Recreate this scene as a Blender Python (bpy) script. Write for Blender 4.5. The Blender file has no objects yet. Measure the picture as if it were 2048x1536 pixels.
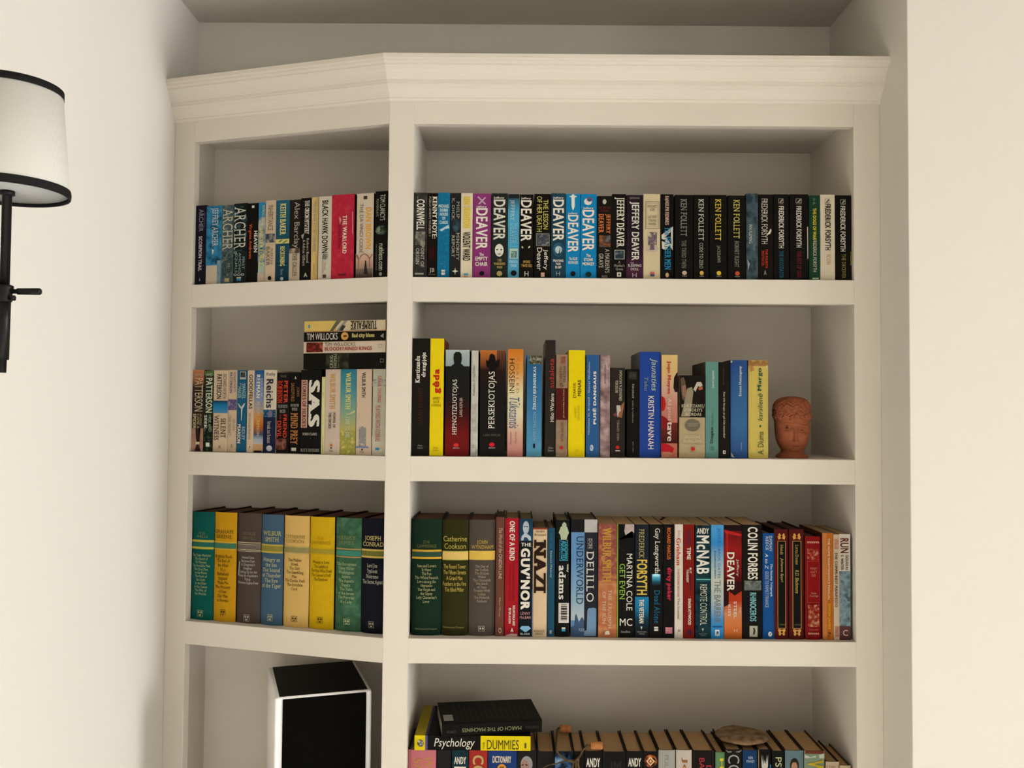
import bpy, bmesh, math, random
from mathutils import Vector, Matrix
random.seed(7)
SC = bpy.context.scene
COL = SC.collection

# ------------------------------------------------------------------ camera
F_PX, PITCH, ROLL, YAW = 1800.0, 0.03461, 0.00783, -0.0016
Z0 = 1.50                                   # eye height above the floor
CAM = Vector((0.00629, -1.86519, Z0))
_cy, _sy, _cp, _sp, _cr, _sr = math.cos(YAW), math.sin(YAW), math.cos(PITCH), math.sin(PITCH), math.cos(ROLL), math.sin(ROLL)
_right = Vector((_cy, -_sy, 0)); _fwd = Vector((_sy*_cp, _cy*_cp, _sp)); _up = Vector((-_sy*_sp, -_cy*_sp, _cp))
RIGHT = _cr*_right + _sr*_up; UP = _cr*_up - _sr*_right
cam_data = bpy.data.cameras.new('camera'); cam = bpy.data.objects.new('camera', cam_data); COL.objects.link(cam)
cam_data.sensor_width = 36.0; cam_data.lens = F_PX*36.0/2048.0; cam_data.clip_start = 0.05
cam.matrix_world = Matrix(((RIGHT.x, UP.x, -_fwd.x, CAM.x), (RIGHT.y, UP.y, -_fwd.y, CAM.y), (RIGHT.z, UP.z, -_fwd.z, CAM.z), (0, 0, 0, 1)))
SC.camera = cam

# ------------------------------------------------------------------ light and exposure
w = bpy.data.worlds.new('world'); SC.world = w; w.use_nodes = True
w.node_tree.nodes['Background'].inputs[0].default_value = (0.95, 0.97, 1.0, 1); w.node_tree.nodes['Background'].inputs[1].default_value = 0.5
SC.view_settings.view_transform = 'Standard'; SC.view_settings.look = 'None'
SC.view_settings.exposure = -0.05; SC.view_settings.gamma = 1.0; SC.view_settings.use_curve_mapping = False
WINX = 6.5
WINS = ((-2.0, -0.45, 0.6, 2.2), (-6.0, -4.4, 0.6, 2.2))     # two windows in the far side wall, out of the picture: y0, y1, z0, z1
def area(name, loc, rot, sx, sy, e, col):
    d = bpy.data.lights.new(name, 'AREA'); d.shape = 'RECTANGLE'; d.size = sx; d.size_y = sy; d.energy = e; d.color = col
    o = bpy.data.objects.new(name, d); COL.objects.link(o); o.location = loc; o.rotation_euler = rot; return o
for (y0_, y1_, z0_, z1_), pw in zip(WINS, (330, 95)):
    area('window_daylight', (WINX-0.02, (y0_+y1_)/2, (z0_+z1_)/2), (math.radians(90), 0, math.radians(90)), y1_-y0_, z1_-z0_, pw, (0.97, 0.985, 1.05))
SUN_DIR = Vector((-0.955, -0.06, -0.25))
sd = bpy.data.lights.new('sun', 'SUN'); sd.energy = 60; sd.angle = math.radians(1.0); sd.color = (0.98, 0.985, 1.03)
so = bpy.data.objects.new('sun', sd); COL.objects.link(so); so.rotation_euler = SUN_DIR.to_track_quat('-Z', 'Y').to_euler()

# ------------------------------------------------------------------ materials
LIGHT = (1.22, 1.17, 1.13)                 # colour of the daylight as it reads on white in the photograph
def lin(c): return c/12.92 if c <= 0.04045 else ((c+0.055)/1.055)**2.4
def alb(hexs):
    h = hexs.lstrip('#'); return tuple(min(0.88, lin(int(h[i*2:i*2+2], 16)/255.0)/LIGHT[i]) for i in range(3))
MATS = {}
def principled(name, rough, spec=0.03):
    m = bpy.data.materials.new(name); m.use_nodes = True
    b = m.node_tree.nodes['Principled BSDF']; b.inputs['Roughness'].default_value = rough
    b.inputs['Specular IOR Level'].default_value = spec
    return m, m.node_tree, b
def mat(c, rough=0.5, spec=0.03):
    """plain printed or painted colour with faint procedural wear"""
    k = ('m', c, rough, spec)
    if k not in MATS:
        m, nt, b = principled('print_'+c.strip('#'), rough, spec)
        r = alb(c)
        n = nt.nodes.new('ShaderNodeTexNoise'); n.inputs['Scale'].default_value = 90; n.inputs['Detail'].default_value = 3
        tc = nt.nodes.new('ShaderNodeTexCoord'); nt.links.new(tc.outputs['Object'], n.inputs['Vector'])
        mx = nt.nodes.new('ShaderNodeMix'); mx.data_type = 'RGBA'
        mx.inputs['A'].default_value = tuple(x*0.93 for x in r)+(1,); mx.inputs['B'].default_value = tuple(min(.92, x*1.07) for x in r)+(1,)
        nt.links.new(n.outputs['Fac'], mx.inputs['Factor']); nt.links.new(mx.outputs['Result'], b.inputs['Base Color'])
        MATS[k] = m
    return MATS[k]
def mottle(cs, scale=60, rough=0.5, stretch=(1, 1, 1)):
    """a printed picture: soft patches of two to four colours"""
    k = ('n', cs, scale, stretch)
    if k not in MATS:
        m, nt, b = principled('picture_print', rough)
        n = nt.nodes.new('ShaderNodeTexNoise'); n.inputs['Scale'].default_value = scale; n.inputs['Detail'].default_value = 4
        tc = nt.nodes.new('ShaderNodeTexCoord'); mp = nt.nodes.new('ShaderNodeMapping'); mp.inputs['Scale'].default_value = stretch
        mp.inputs['Location'].default_value = (sum(map(ord, cs)) % 17, scale % 5, 0.3)
        nt.links.new(tc.outputs['Object'], mp.inputs['Vector']); nt.links.new(mp.outputs['Vector'], n.inputs['Vector'])
        rp = nt.nodes.new('ShaderNodeValToRGB'); el = rp.color_ramp.elements
        cl = cs.split()
        for i, c in enumerate(cl):
            pos = 0.33 + 0.34*i/max(1, len(cl)-1)
            e = el[i] if i < 2 else el.new(pos)
            e.position = pos; e.color = alb(c)+(1,)
        nt.links.new(n.outputs['Fac'], rp.inputs['Fac']); nt.links.new(rp.outputs['Color'], b.inputs['Base Color'])
        MATS[k] = m
    return MATS[k]
def grad(cs, rough=0.5):
    """printed blend from the first colour at the top to the last at the bottom"""
    k = ('g', cs)
    if k not in MATS:
        m, nt, b = principled('blend_print', rough)
        tc = nt.nodes.new('ShaderNodeTexCoord'); sp = nt.nodes.new('ShaderNodeSeparateXYZ'); nt.links.new(tc.outputs['Generated'], sp.inputs[0])
        rp = nt.nodes.new('ShaderNodeValToRGB'); el = rp.color_ramp.elements; cl = cs.split()
        for i, c in enumerate(cl):
            pos = 1-i/(len(cl)-1)
            e = el[1-i] if i < 2 and len(cl) == 2 else None
            if e is None: e = el[0] if i == len(cl)-1 else (el[1] if i == 0 else el.new(pos))
            e.position = pos; e.color = alb(c)+(1,)
        nt.links.new(sp.outputs['Z'], rp.inputs['Fac']); nt.links.new(rp.outputs['Color'], b.inputs['Base Color'])
        MATS[k] = m
    return MATS[k]
def paint(name, rgb, rough=0.55, bump=0.02, scale=40, spec=0.25):
    if name in MATS: return MATS[name]
    m, nt, b = principled(name, rough, spec)
    n = nt.nodes.new('ShaderNodeTexNoise'); n.inputs['Scale'].default_value = scale; n.inputs['Detail'].default_value = 5
    tc = nt.nodes.new('ShaderNodeTexCoord'); nt.links.new(tc.outputs['Object'], n.inputs['Vector'])
    mx = nt.nodes.new('ShaderNodeMix'); mx.data_type = 'RGBA'
    mx.inputs['A'].default_value = tuple(x*0.985 for x in rgb)+(1,); mx.inputs['B'].default_value = tuple(min(.95, x*1.015) for x in rgb)+(1,)
    nt.links.new(n.outputs['Fac'], mx.inputs['Factor']); nt.links.new(mx.outputs['Result'], b.inputs['Base Color'])
    bp = nt.nodes.new('ShaderNodeBump'); bp.inputs['Strength'].default_value = bump; bp.inputs['Distance'].default_value = 0.002
    nt.links.new(n.outputs['Fac'], bp.inputs['Height']); nt.links.new(bp.outputs['Normal'], b.inputs['Normal'])
    MATS[name] = m; return m
WALL = paint('wall_paint', (0.59, 0.555, 0.478), 0.8, 0.03, 70)
CEIL = paint('ceiling_paint', (0.53, 0.49, 0.42), 0.9, 0.02, 60)
WOODW = paint('bookcase_paint', (0.595, 0.54, 0.452), 0.5, 0.015, 30)
FLOOR = paint('floor_carpet', (0.43, 0.42, 0.40), 0.95, 0.3, 300)

# ------------------------------------------------------------------ mesh helpers
def link(name, me, parent=None, m=None):
    o = bpy.data.objects.new(name, me); COL.objects.link(o)
    if m is not None: me.materials.append(m)
    if parent is not None: o.parent = parent
    return o
def mesh_of(verts, faces, smooth=False):
    me = bpy.data.meshes.new('mesh'); me.from_pydata([tuple(v) for v in verts], [], [tuple(f) for f in faces]); me.update()
    if smooth:
        for p in me.polygons: p.use_smooth = True
    return me
def prism(poly, z0, z1):
    """closed prism over an xy outline (counter-clockwise seen from above)"""
    n = len(poly); v = [(x, y, z0) for x, y in poly]+[(x, y, z1) for x, y in poly]
    f = [tuple(range(n-1, -1, -1)), tuple(range(n, 2*n))]+[(i, (i+1) % n, n+(i+1) % n, n+i) for i in range(n)]
    return mesh_of(v, f)
def bevelled(me, wd=0.001, seg=2):
    bm = bmesh.new(); bm.from_mesh(me)
    bmesh.ops.bevel(bm, geom=[e for e in bm.edges], offset=wd, segments=seg, affect='EDGES', profile=0.5, clamp_overlap=True)
    bm.to_mesh(me); bm.free(); me.update(); return me
def rect(x0, x1, y0, y1): return [(x0, y0), (x1, y0), (x1, y1), (x0, y1)]
def box(name, x0, x1, y0, y1, z0, z1, m, parent=None, bev=0.0):
    me = prism(rect(x0, x1, y0, y1), z0, z1)
    if bev: bevelled(me, bev)
    return link(name, me, parent, m)
def empty(name, loc, rz=0, label=None, cat=None, group=None):
    o = bpy.data.objects.new(name, None); COL.objects.link(o); o.location = loc; o.rotation_euler = (0, 0, rz); o.empty_display_size = 0.05
    tag(o, label, cat, group); return o
def tag(o, label=None, cat=None, group=None, kind=None):
    if label: o['label'] = label
    if cat: o['category'] = cat
    if group: o['group'] = group
    if kind: o['kind'] = kind
    return o
def revolve(prof, n=40, cap=True):
    v = []; f = []
    for r, z in prof:
        for i in range(n): v.append((r*math.cos(2*math.pi*i/n), r*math.sin(2*math.pi*i/n), z))
    for j in range(len(prof)-1):
        for i in range(n): f.append((j*n+i, j*n+(i+1) % n, (j+1)*n+(i+1) % n, (j+1)*n+i))
    if cap: f.append(tuple(range(n-1, -1, -1))); f.append(tuple((len(prof)-1)*n+i for i in range(n)))
    return mesh_of(v, f, True)
def tube(pts, r, n=8):
    pts = [Vector(p) for p in pts]; v = []; f = []
    for k, p in enumerate(pts):
        t = (pts[min(k+1, len(pts)-1)]-pts[max(k-1, 0)]).normalized()
        a = t.cross(Vector((0.3, 0.9, 0.2))).normalized(); b = t.cross(a)
        rr = r[k] if isinstance(r, (list, tuple)) else r
        for i in range(n): v.append(p+(a*math.cos(2*math.pi*i/n)+b*math.sin(2*math.pi*i/n))*rr)
    for k in range(len(pts)-1):
        for i in range(n): f.append((k*n+i, k*n+(i+1) % n, (k+1)*n+(i+1) % n, (k+1)*n+i))
    f.append(tuple(range(n))); f.append(tuple((len(pts)-1)*n+i for i in range(n-1, -1, -1)))
    return mesh_of(v, f, True)
def spline(pts, k=6):
    P = [Vector(p) for p in pts]; out = []
    for i in range(len(P)-1):
        a, b, c, d = P[max(i-1, 0)], P[i], P[i+1], P[min(i+2, len(P)-1)]
        for s in range(k):
            t = s/k
            out.append(0.5*((2*b)+(c-a)*t+(2*a-5*b+4*c-d)*t*t+(3*b-a-3*c+d)*t**3))
    out.append(P[-1]); return out

# ------------------------------------------------------------------ layout (metres; the z values are relative to the eye height)
XR, XL, DB, ZC = 0.769, -0.7664, 0.2818, 0.95
XO0, XO1 = -0.2061, 0.7139                  # opening of the wide bay
HX, ANG = -0.2565, 0.29752                  # hinge line of the splayed narrow bay and its angle
CA, SA = math.cos(ANG), math.sin(ANG)
T0, T1 = 0.0017, 0.4806                     # opening of the narrow bay, along its face from the hinge
TE = (HX-XL)/CA                             # where its face meets the wall
Z1T, Z1B, Z2T, Z2B, Z3T, Z3B, Z4T, Z4B = 0.6087, 0.2866, 0.2355, -0.0862, -0.138, -0.4596, -0.5109, -0.94
def pl(t, s=0.0): return (HX-t*CA+s*SA, t*SA+s*CA)          # point on the narrow bay's face, t along it, s behind it
def ray(u, v):
    u -= 1024; v -= 768
    return (RIGHT*(u/F_PX) - UP*(v/F_PX) + _fwd)
def on_y(u, v, y): r = ray(u, v); return CAM+r*((y-CAM.y)/r.y)
def on_x(u, v, x): r = ray(u, v); return CAM+r*((x-CAM.x)/r.x)
def on_z(u, v, z): r = ray(u, v); return CAM+r*((z+Z0-CAM.z)/r.z)
NIN = Vector((SA, CA, 0)); HV = Vector((HX, 0, 0)); AXL = Vector((CA, -SA, 0))
def on_l(u, v, s=0.0):
    r = ray(u, v); return CAM+r*(((HV+NIN*s-Vector((CAM.x, CAM.y, 0))).dot(NIN))/r.dot(NIN))

# ------------------------------------------------------------------ room shell
def structure(o): o['kind'] = 'structure'; return o
YB = -7.0; XW = WINX; ZF = 0.0; ZT = ZC+Z0
tagl = lambda o, l, c: tag(o, l, c, kind='structure')
tagl(box('floor', XL-0.1, XW+0.1, YB-0.1, 0.4, -0.1, 0.0, FLOOR), 'pale carpeted floor of the room', 'floor')
tagl(box('ceiling', XL-0.1, XW+0.1, YB-0.1, 0.4, ZT, ZT+0.1, CEIL), 'plain white ceiling over the alcove', 'ceiling')
tagl(box('wall_left', XL-0.1, XL, YB-0.1, 0.4, 0, ZT, WALL), 'bright white wall that carries the sconce lamp', 'wall')
tagl(box('wall_back', XL, XR, DB+0.012, DB+0.11, 0, ZT, WALL), 'white alcove wall above the bookcase cornice', 'wall')
tagl(box('wall_right', XR, XW+0.1, -0.133, DB+0.11, 0, ZT, WALL, bev=0.0015), 'white wall projecting beside the bookcase alcove', 'wall')
tagl(box('wall_rear', XL-0.1, XW+0.1, YB-0.1, YB, 0, ZT, WALL), 'white wall behind the viewer', 'wall')
def wall_side():
    v, f = [], []; ys = [YB-0.1]+[q for w_ in sorted(WINS) for q in w_[:2]]+[-0.133]; z0, z1 = WINS[0][2:]
    parts = [(ys[k], ys[k+1], 0, ZT) for k in range(0, len(ys), 2)]+[(a, b, 0, z0) for a, b, _, _ in WINS]+[(a, b, z1, ZT) for a, b, _, _ in WINS]
    for (a, b, c, d) in parts:
        k = len(v); v += [(x, y, z) for x in (XW, XW+0.1) for y in (a, b) for z in (c, d)]
        f += [tuple(k+i for i in q) for q in ((0, 1, 3, 2), (4, 6, 7, 5), (0, 4, 5, 1), (2, 3, 7, 6), (0, 2, 6, 4), (1, 5, 7, 3))]
    return link('wall_side', mesh_of(v, f), None, WALL)
tagl(wall_side(), 'white side wall with two window openings', 'wall')

# ------------------------------------------------------------------ bookcase
BC = empty('built_in_bookcase', (0, 0, 0), 0, 'white painted built-in bookcase with a splayed narrow bay and moulded cornice', 'bookcase')
def zz(z): return z+Z0
def pbox(name, poly, z0, z1, bev=0.0012):
    me = prism(poly, zz(z0), zz(z1))
    if bev: bevelled(me, bev)
    return link(name, me, BC, WOODW)
ZTOP = 0.66; ZBOT = -Z0+0.0; FT = 0.02
m_in = Vector((SA, 1+CA)).normalized()
mit = FT/ (m_in.dot(Vector((0, 1))))
hin = (HX+m_in.x*mit, m_in.y*mit)
# stiles
pbox('stile', [pl(TE), pl(T1), pl(T1, FT), (XL, pl(TE)[1]+FT/CA)], ZBOT, ZTOP)
pbox('stile', [pl(T0), (HX, 0), (XO0, 0), (XO0, FT), hin, pl(T0, FT)], ZBOT, ZTOP, 0.0008)
pbox('stile', rect(XO1, XR, 0, FT), ZBOT, ZTOP)
# rails of both bays
E = 0.0004
for (za, zb) in ((Z1T, ZTOP), (Z2T, Z1B), (Z3T, Z2B), (Z4T, Z3B), (Z4B-0.06, Z4B)):
    pbox('rail', rect(XO0-E, XO1+E, 0.0, FT), za, zb-0.0003)
    pbox('rail', [pl(T1+E), pl(T0-E), pl(T0-E, FT), pl(T1+E, FT)], za, zb-0.0003)
# shelf boards
DIV0, DIV1 = XO0-0.016, XO0-0.0005
XSL = -0.7168
for zt in (Z1B, Z2B, Z3B, Z4B):
    pbox('shelf', rect(DIV1, XO1+0.002, FT-0.001, DB), zt-0.0235, zt-0.0002, 0)
    pbox('shelf', [(XSL, pl((HX-XSL)/CA)[1]+FT/CA), pl(0.004, FT-0.001), (DIV0, FT-0.001), (DIV0, DB), (XSL, DB)], zt-0.0235, zt-0.0002, 0)
pbox('top_board', [(XL+.002, pl(TE)[1]+FT/CA), hin, (XR-.002, FT-0.001), (XR-.002, DB), (XL+.002, DB)], 0.635, 0.66, 0)
pbox('divider', rect(DIV0, DIV1, FT-0.001, DB), ZBOT, 0.635, 0)
pbox('side_panel', rect(XO1+0.002, XR, FT-0.001, DB), ZBOT, 0.635, 0)
pbox('side_panel', [(XL, pl(TE)[1]+FT/CA), (XSL, pl((HX-XSL)/CA)[1]+FT/CA), (XSL, DB), (XL, DB)], ZBOT, 0.635, 0)
pbox('back_panel', rect(XL, XR, DB, DB+0.012), ZBOT, 0.66, 0)
pbox('base_panel', rect(XO0, XO1, 0.003, FT), ZBOT, Z4B-0.06, 0)
pbox('base_panel', [pl(T1, 0.003), pl(T0, 0.003), pl(T0, FT), pl(T1, FT)], ZBOT, Z4B-0.06, 0)
# cornice swept round the splay
def cornice():
    prof = [(0.0, 0.655), (0.004, 0.656), (0.006, 0.660), (0.006, 0.663), (0.008, 0.668), (0.011, 0.673), (0.016, 0.678), (0.022, 0.682), (0.025, 0.6845), (0.025, 0.6875),
            (0.0275, 0.6885), (0.0275, 0.6935), (0.029, 0.695), (0.0305, 0.699), (0.0335, 0.705), (0.038, 0.711), (0.043, 0.715), (0.0445, 0.7165), (0.0445, 0.7185),
            (0.048, 0.7195), (0.051, 0.722), (0.0515, 0.7255), (0.054, 0.7265), (0.055, 0.728), (0.055, 0.7365), (0.0545, 0.737), (0.0, 0.737)]
    v = []; f = []
    mo = (Vector((0, -1))+Vector((-SA, -CA)))/(1+CA)
    for o, z in prof:
        # crossing of the offset splayed face with the wall
        v += [(XL, (HX-XL)*math.tan(ANG)-o/CA, zz(z)), (HX+mo.x*o, mo.y*o, zz(z)), (XR, -o, zz(z))]
    n = len(prof)
    for i in range(n-1):
        for k in range(2): f.append((i*3+k, i*3+k+1, (i+1)*3+k+1, (i+1)*3+k))
    f.append(((n-1)*3, (n-1)*3+1, 1, 0)); f.append(((n-1)*3+1, (n-1)*3+2, 2, 1))
    f.append(tuple(i*3 for i in range(n))); f.append(tuple(i*3+2 for i in range(n-1, -1, -1)))
    me = mesh_of(v, f); bm = bmesh.new(); bm.from_mesh(me); bmesh.ops.recalc_face_normals(bm, faces=bm.faces); bm.to_mesh(me); bm.free()
    return link('cornice', me, BC, WOODW)
cornice()
pbox('frieze', [(XL, pl(TE)[1]), (HX, 0), (XR, 0), (XR, FT), hin, (XL, pl(TE)[1]+FT/CA)], 0.655, 0.70, 0)
pbox('top_cap', [(XL, pl(TE)[1]+.005), (HX, 0.005), (XR, 0.005), (XR, DB), (XL, DB)], 0.72, 0.7365, 0)

# ------------------------------------------------------------------ lettering
_fc = bpy.data.curves.new('letter_source', 'FONT'); _fc.resolution_u = 3; _fc.fill_mode = 'FRONT'
_fo = bpy.data.objects.new('letter_source', _fc)
GL = {}
def _raw(body, off):
    _fc.body = body; _fc.offset = off
    me = _fo.to_mesh(); v = [(p.co.x, p.co.y) for p in me.vertices]; f = [tuple(p.vertices) for p in me.polygons]; _fo.to_mesh_clear()
    return v, f
SER = dict(A='b5 95', B='t10b10', D='t10b10', E='t10b10', F='t10b10', H='t10 90b10 90', I='t50b50', J='t80', K='t10 88b10 95', L='t10b10', M='t6 94b6 94', N='t6 94b6', P='t10b10',
           R='t10b10 95', T='b50', U='t8 92', V='t4 96', W='t3 97', X='t6 94b6 94', Y='t5 95b50', b='t10', d='t90b90', f='b45', h='t10b10 90', i='b50', k='t10b10 95', l='t50b50',
           m='b6 50 94t6', n='b10 90t10', p='b10t10', q='b90', r='b15t15', u='t10 90b90', v='t5 95', w='t3 97', x='t6 94b6 94', y='t6 94')
FAT = {'B': [(-.026, -.014), (.026, -.014), (-.026, .014), (.026, .014)], 'Y': [(-.05, -.03), (.05, -.03), (-.05, .03), (.05, .03), (0, -.03), (0, .03), (-.05, 0), (.05, 0)], 'Z': [(-.06, -.02), (.06, -.02), (-.06, .02), (.06, .02), (-.02, 0), (.02, 0)], 'X': [(-.036, 0), (-.012, 0), (.012, 0), (.036, 0)]}
def glyph(ch, style):
    k = (ch, style)
    if k not in GL:
        if ch == ' ': GL[k] = ([], [], 0.27)
        else:
            v, f = _raw(ch, 0.0); v = [(p[0], p[1], 0) for p in v]
            a = max(p[0] for p in _raw(ch+'I', 0.0)[0])-max(p[0] for p in _raw('I', 0.0)[0]); v = list(v); f = list(f)
            if style in ('R', 'X', 'Z') and ch in SER and v:
                x0, x1 = min(p[0] for p in v), max(p[0] for p in v); y0, y1 = min(p[1] for p in v), max(p[1] for p in v)
                hw, th = (0.125, 0.045) if style == 'R' else (0.12, 0.05) if style == 'X' else (0.17, 0.09)
                pos = None; num = ''
                for c in SER[ch]+' ':
                    if c in 'tb ':
                        if num:
                            x = x0+(x1-x0)*int(num)/100; ya, yb = (y1-th, y1) if pos == 't' else (y0, y0+th); q = len(v)
                            v += [(x-hw, ya, 1), (x+hw, ya, 1), (x+hw, yb, 1), (x-hw, yb, 1)]; f.append((q, q+1, q+2, q+3)); num = ''
                        if c != ' ': pos = c
                    else: num += c
                a += 0.06
            if style in FAT:                       # bold: overlaid shifted copies of the outline
                n = len(v); v2 = []; f2 = []
                for m_, (dx, dy) in enumerate(FAT[style]):
                    v2 += [(p[0]+dx, p[1]+dy, p[2]+2*m_) for p in v]; f2 += [tuple(m_*n+i for i in q) for q in f]
                v, f = v2, f2; a += 0.04 if style in 'BX' else 0.09
            GL[k] = (v, f, a)
    return GL[k]
def text_geo(s, style):
    V, Fc = [], []; y = 0.0; st = 'S' if style == 'I' else style
    for line in s.split('\n'):
        x = 0.0; lv = []; lf = []
        for ch in line:
            v, f, a = glyph(ch, st); k = len(lv)
            lv += [(p[0]+x, p[1], p[2]) for p in v]; lf += [tuple(k+i for i in q) for q in f]; x += a
        k = len(V); V += [(p[0]-x/2+(0.22*p[1] if style == 'I' else 0), p[1]+y, p[2]) for p in lv]; Fc += [tuple(k+i for i in q) for q in lf]; y -= 0.98
    return V, Fc

# ------------------------------------------------------------------ books
ORD = ['', 'first', 'second', 'third', 'fourth', 'fifth', 'sixth', 'seventh', 'eighth', 'ninth', 'tenth', 'eleventh', 'twelfth', 'thirteenth', 'fourteenth', 'fifteenth', 'sixteenth',
       'seventeenth', 'eighteenth', 'nineteenth', 'twentieth']
ORD += ['twenty-'+o for o in ORD[1:10]]+['thirtieth']
def spine_y(x, W, bulge): return bulge*(2*x/W-1)**2 if bulge else 0.0
def put_items(root, items, W, H, bulge):
    for i, it in enumerate(items):
        off = 0.00025+0.00026*i if len(items) < 9 else 0.00025+0.0002*i
        kind = it[0]
        if kind in 'duhx':
            _, st, c, r, s = it
            V, Fc = text_geo(s, st)
            if not V: continue
            u0, u1, v0, v1 = [a/100 for a in r]
            ax0, ax1 = min(p[0] for p in V), max(p[0] for p in V); ay0, ay1 = min(p[1] for p in V), max(p[1] for p in V)
            verts = []
            if bulge and kind in 'du': off += bulge*(u1-u0)**2*1.1
            for x, y, ly in V:
                a = (x-ax0)/(ax1-ax0); b = (y-ay0)/(ay1-ay0)
                if kind == 'd': u, v = u0+b*(u1-u0), v0+a*(v1-v0)
                elif kind == 'u': u, v = u1-b*(u1-u0), v1-a*(v1-v0)
                elif kind == 'h': u, v = u0+a*(u1-u0), v1-b*(v1-v0)
                else: u, v = u1-a*(u1-u0), v0+b*(v1-v0)
                verts.append((u*W, spine_y(u*W, W, bulge)-off-ly*0.000012, H*(1-v)))
            o = link('lettering', mesh_of(verts, Fc), root, mat(c, 0.5))
        else:
            _, c, r = it[:3]
            m = mottle(c, it[3] if len(it) > 3 else 60) if kind == 'n' else grad(c) if kind == 'g' else mat(c, 0.5)
            name = {'r': 'colour_band', 'e': 'emblem', 'p': 'picture_shape', 'n': 'cover_picture', 'g': 'cover_picture', 'o': 'frame_line', 'N': 'cover_picture'}[kind]
            if kind == 'N': m = mottle(c, it[3] if len(it) > 3 else 60)
            if kind == 'p': pts = [(r[k]/100, r[k+1]/100) for k in range(0, len(r), 2)]; fs = [tuple(range(len(pts)))]
            else:
                u0, u1, v0, v1 = [a/100 for a in r]
                if kind in 'eN':
                    pts = [((u0+u1)/2+(u1-u0)/2*math.cos(2*math.pi*k/20), (v0+v1)/2+(v1-v0)/2*math.sin(2*math.pi*k/20)) for k in range(20)]; fs = [tuple(range(20))]
                elif kind == 'o':
                    t = it[3] if len(it) > 3 else 0.0006; tu, tv = t/W, t/H
                    pts = [(u0, v0), (u1, v0), (u1, v1), (u0, v1), (u0+tu, v0+tv), (u1-tu, v0+tv), (u1-tu, v1-tv), (u0+tu, v1-tv)]; fs = [(0, 1, 5, 4), (1, 2, 6, 5), (2, 3, 7, 6), (3, 0, 4, 7)]
                else:
                    n = 8 if bulge else 1
                    pts = [(u0+(u1-u0)*k/n, v0) for k in range(n+1)]+[(u0+(u1-u0)*k/n, v1) for k in range(n+1)]
                    fs = [(k+n+1, k+n+2, k+1, k) for k in range(n)]
            o = link(name, mesh_of([(u*W, spine_y(u*W, W, bulge)-off, H*(1-v)) for u, v in pts], fs), root, m)
def make_book(loc, rz, W, H, dep, col, items, kind='p', lay=False, pages='#a58f6c', side=None, bulge=None, inner=None):
    """standing book: spine at y=0 facing -y, thickness along x.  lay=True: lying flat, spine facing -y, W along the shelf and H its thickness"""
    if kind == 'h' and inner is None and not lay: inner = '#2a211a'
    root = empty('hardback_book' if kind == 'h' else 'paperback_book', loc, rz)
    tc, ov = (0.0024, 0.0032) if kind == 'h' else (0.0007, 0.0004)
    if bulge is None: bulge = (0.085*W if kind == 'h' else 0.0)
    if lay:
        y0, y1, a, b = 0.0, dep, 0.0, H          # profile in (y, z), run along x
        out = [(dep, 0), (0.0012, 0), (0, 0.0012), (0, H-0.0012), (0.0012, H), (dep, H), (dep, H-tc), (tc, H-tc), (tc, tc), (dep, tc)]
        n = len(out); v = [(0, y, z) for y, z in out]+[(W, y, z) for y, z in out]
        f = [(i, (i+1) % n, n+(i+1) % n, n+i) for i in range(n)]
        f += [(0, 1, 8, 9), (1, 2, 3, 4, 7, 8), (4, 5, 6, 7)]; f += [tuple(n+i for i in reversed(q)) for q in ((0, 1, 8, 9), (1, 2, 3, 4, 7, 8), (4, 5, 6, 7))]
        me = mesh_of(v, f); bm = bmesh.new(); bm.from_mesh(me); bmesh.ops.recalc_face_normals(bm, faces=bm.faces); bm.to_mesh(me); bm.free()
        link('cover', me, root, mat(side or col, 0.42))
        link('page_block', prism(rect(ov, W-ov, tc, dep-ov*1.5), tc, H-tc), root, mat(pages, 0.8, 0.1))
        if side: items = [('r', col, (0, 100, 0, 100))]+list(items)
    else:
        n = 10 if bulge else 4
        if bulge: sp = [(W*k/n, spine_y(W*k/n, W, bulge)) for k in range(n+1)]; sp[0] = (0, bulge+0.001); sp[-1] = (W, bulge+0.001)
        else:
            r = min(0.0011, W*0.12); sp = [(0, r), (r*0.3, r*0.3), (r, 0), (W-r, 0), (W-r*0.3, r*0.3), (W, r)]
        inn = [(min(max(x, tc), W-tc), y+tc) for x, y in sp]
        out = [(0, dep)]+sp+[(W, dep)]; ins = [(tc, dep)]+inn+[(W-tc, dep)]
        k = len(out); v = []
        for z in (0, H): v += [(x, y, z) for x, y in out]+[(x, y, z) for x, y in ins]
        f = []
        for i in range(k-1):
            f += [(i, i+1, 2*k+i+1, 2*k+i), (k+i+1, k+i, 3*k+i, 3*k+i+1), (i+1, i, k+i, k+i+1), (2*k+i, 2*k+i+1, 3*k+i+1, 3*k+i)]
        f += [(0, 2*k, 3*k, k), (k-1, 2*k-1, 4*k-1, 3*k-1)]
        me = mesh_of(v, f)
        c = link('cover', me, root, mat(col, 0.42, 0.035))
        if side or inner:
            me.materials.append(mat(inner or side, 0.5))
            for p in me.polygons:
                cx, cy = p.center.x, p.center.y
                if side and p.center.y > max(bulge, 0.0011)+0.002 or inner and (abs(p.normal.z) > 0.9 or p.center.y > bulge+0.01): p.material_index = 1
        link('page_block', prism(rect(tc, W-tc, tc+bulge*0.8, dep-ov*1.4), ov, H-ov), root, mat(pages, 0.8, 0.1))
    put_items(root, items, W, H, bulge)
    return root
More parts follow.
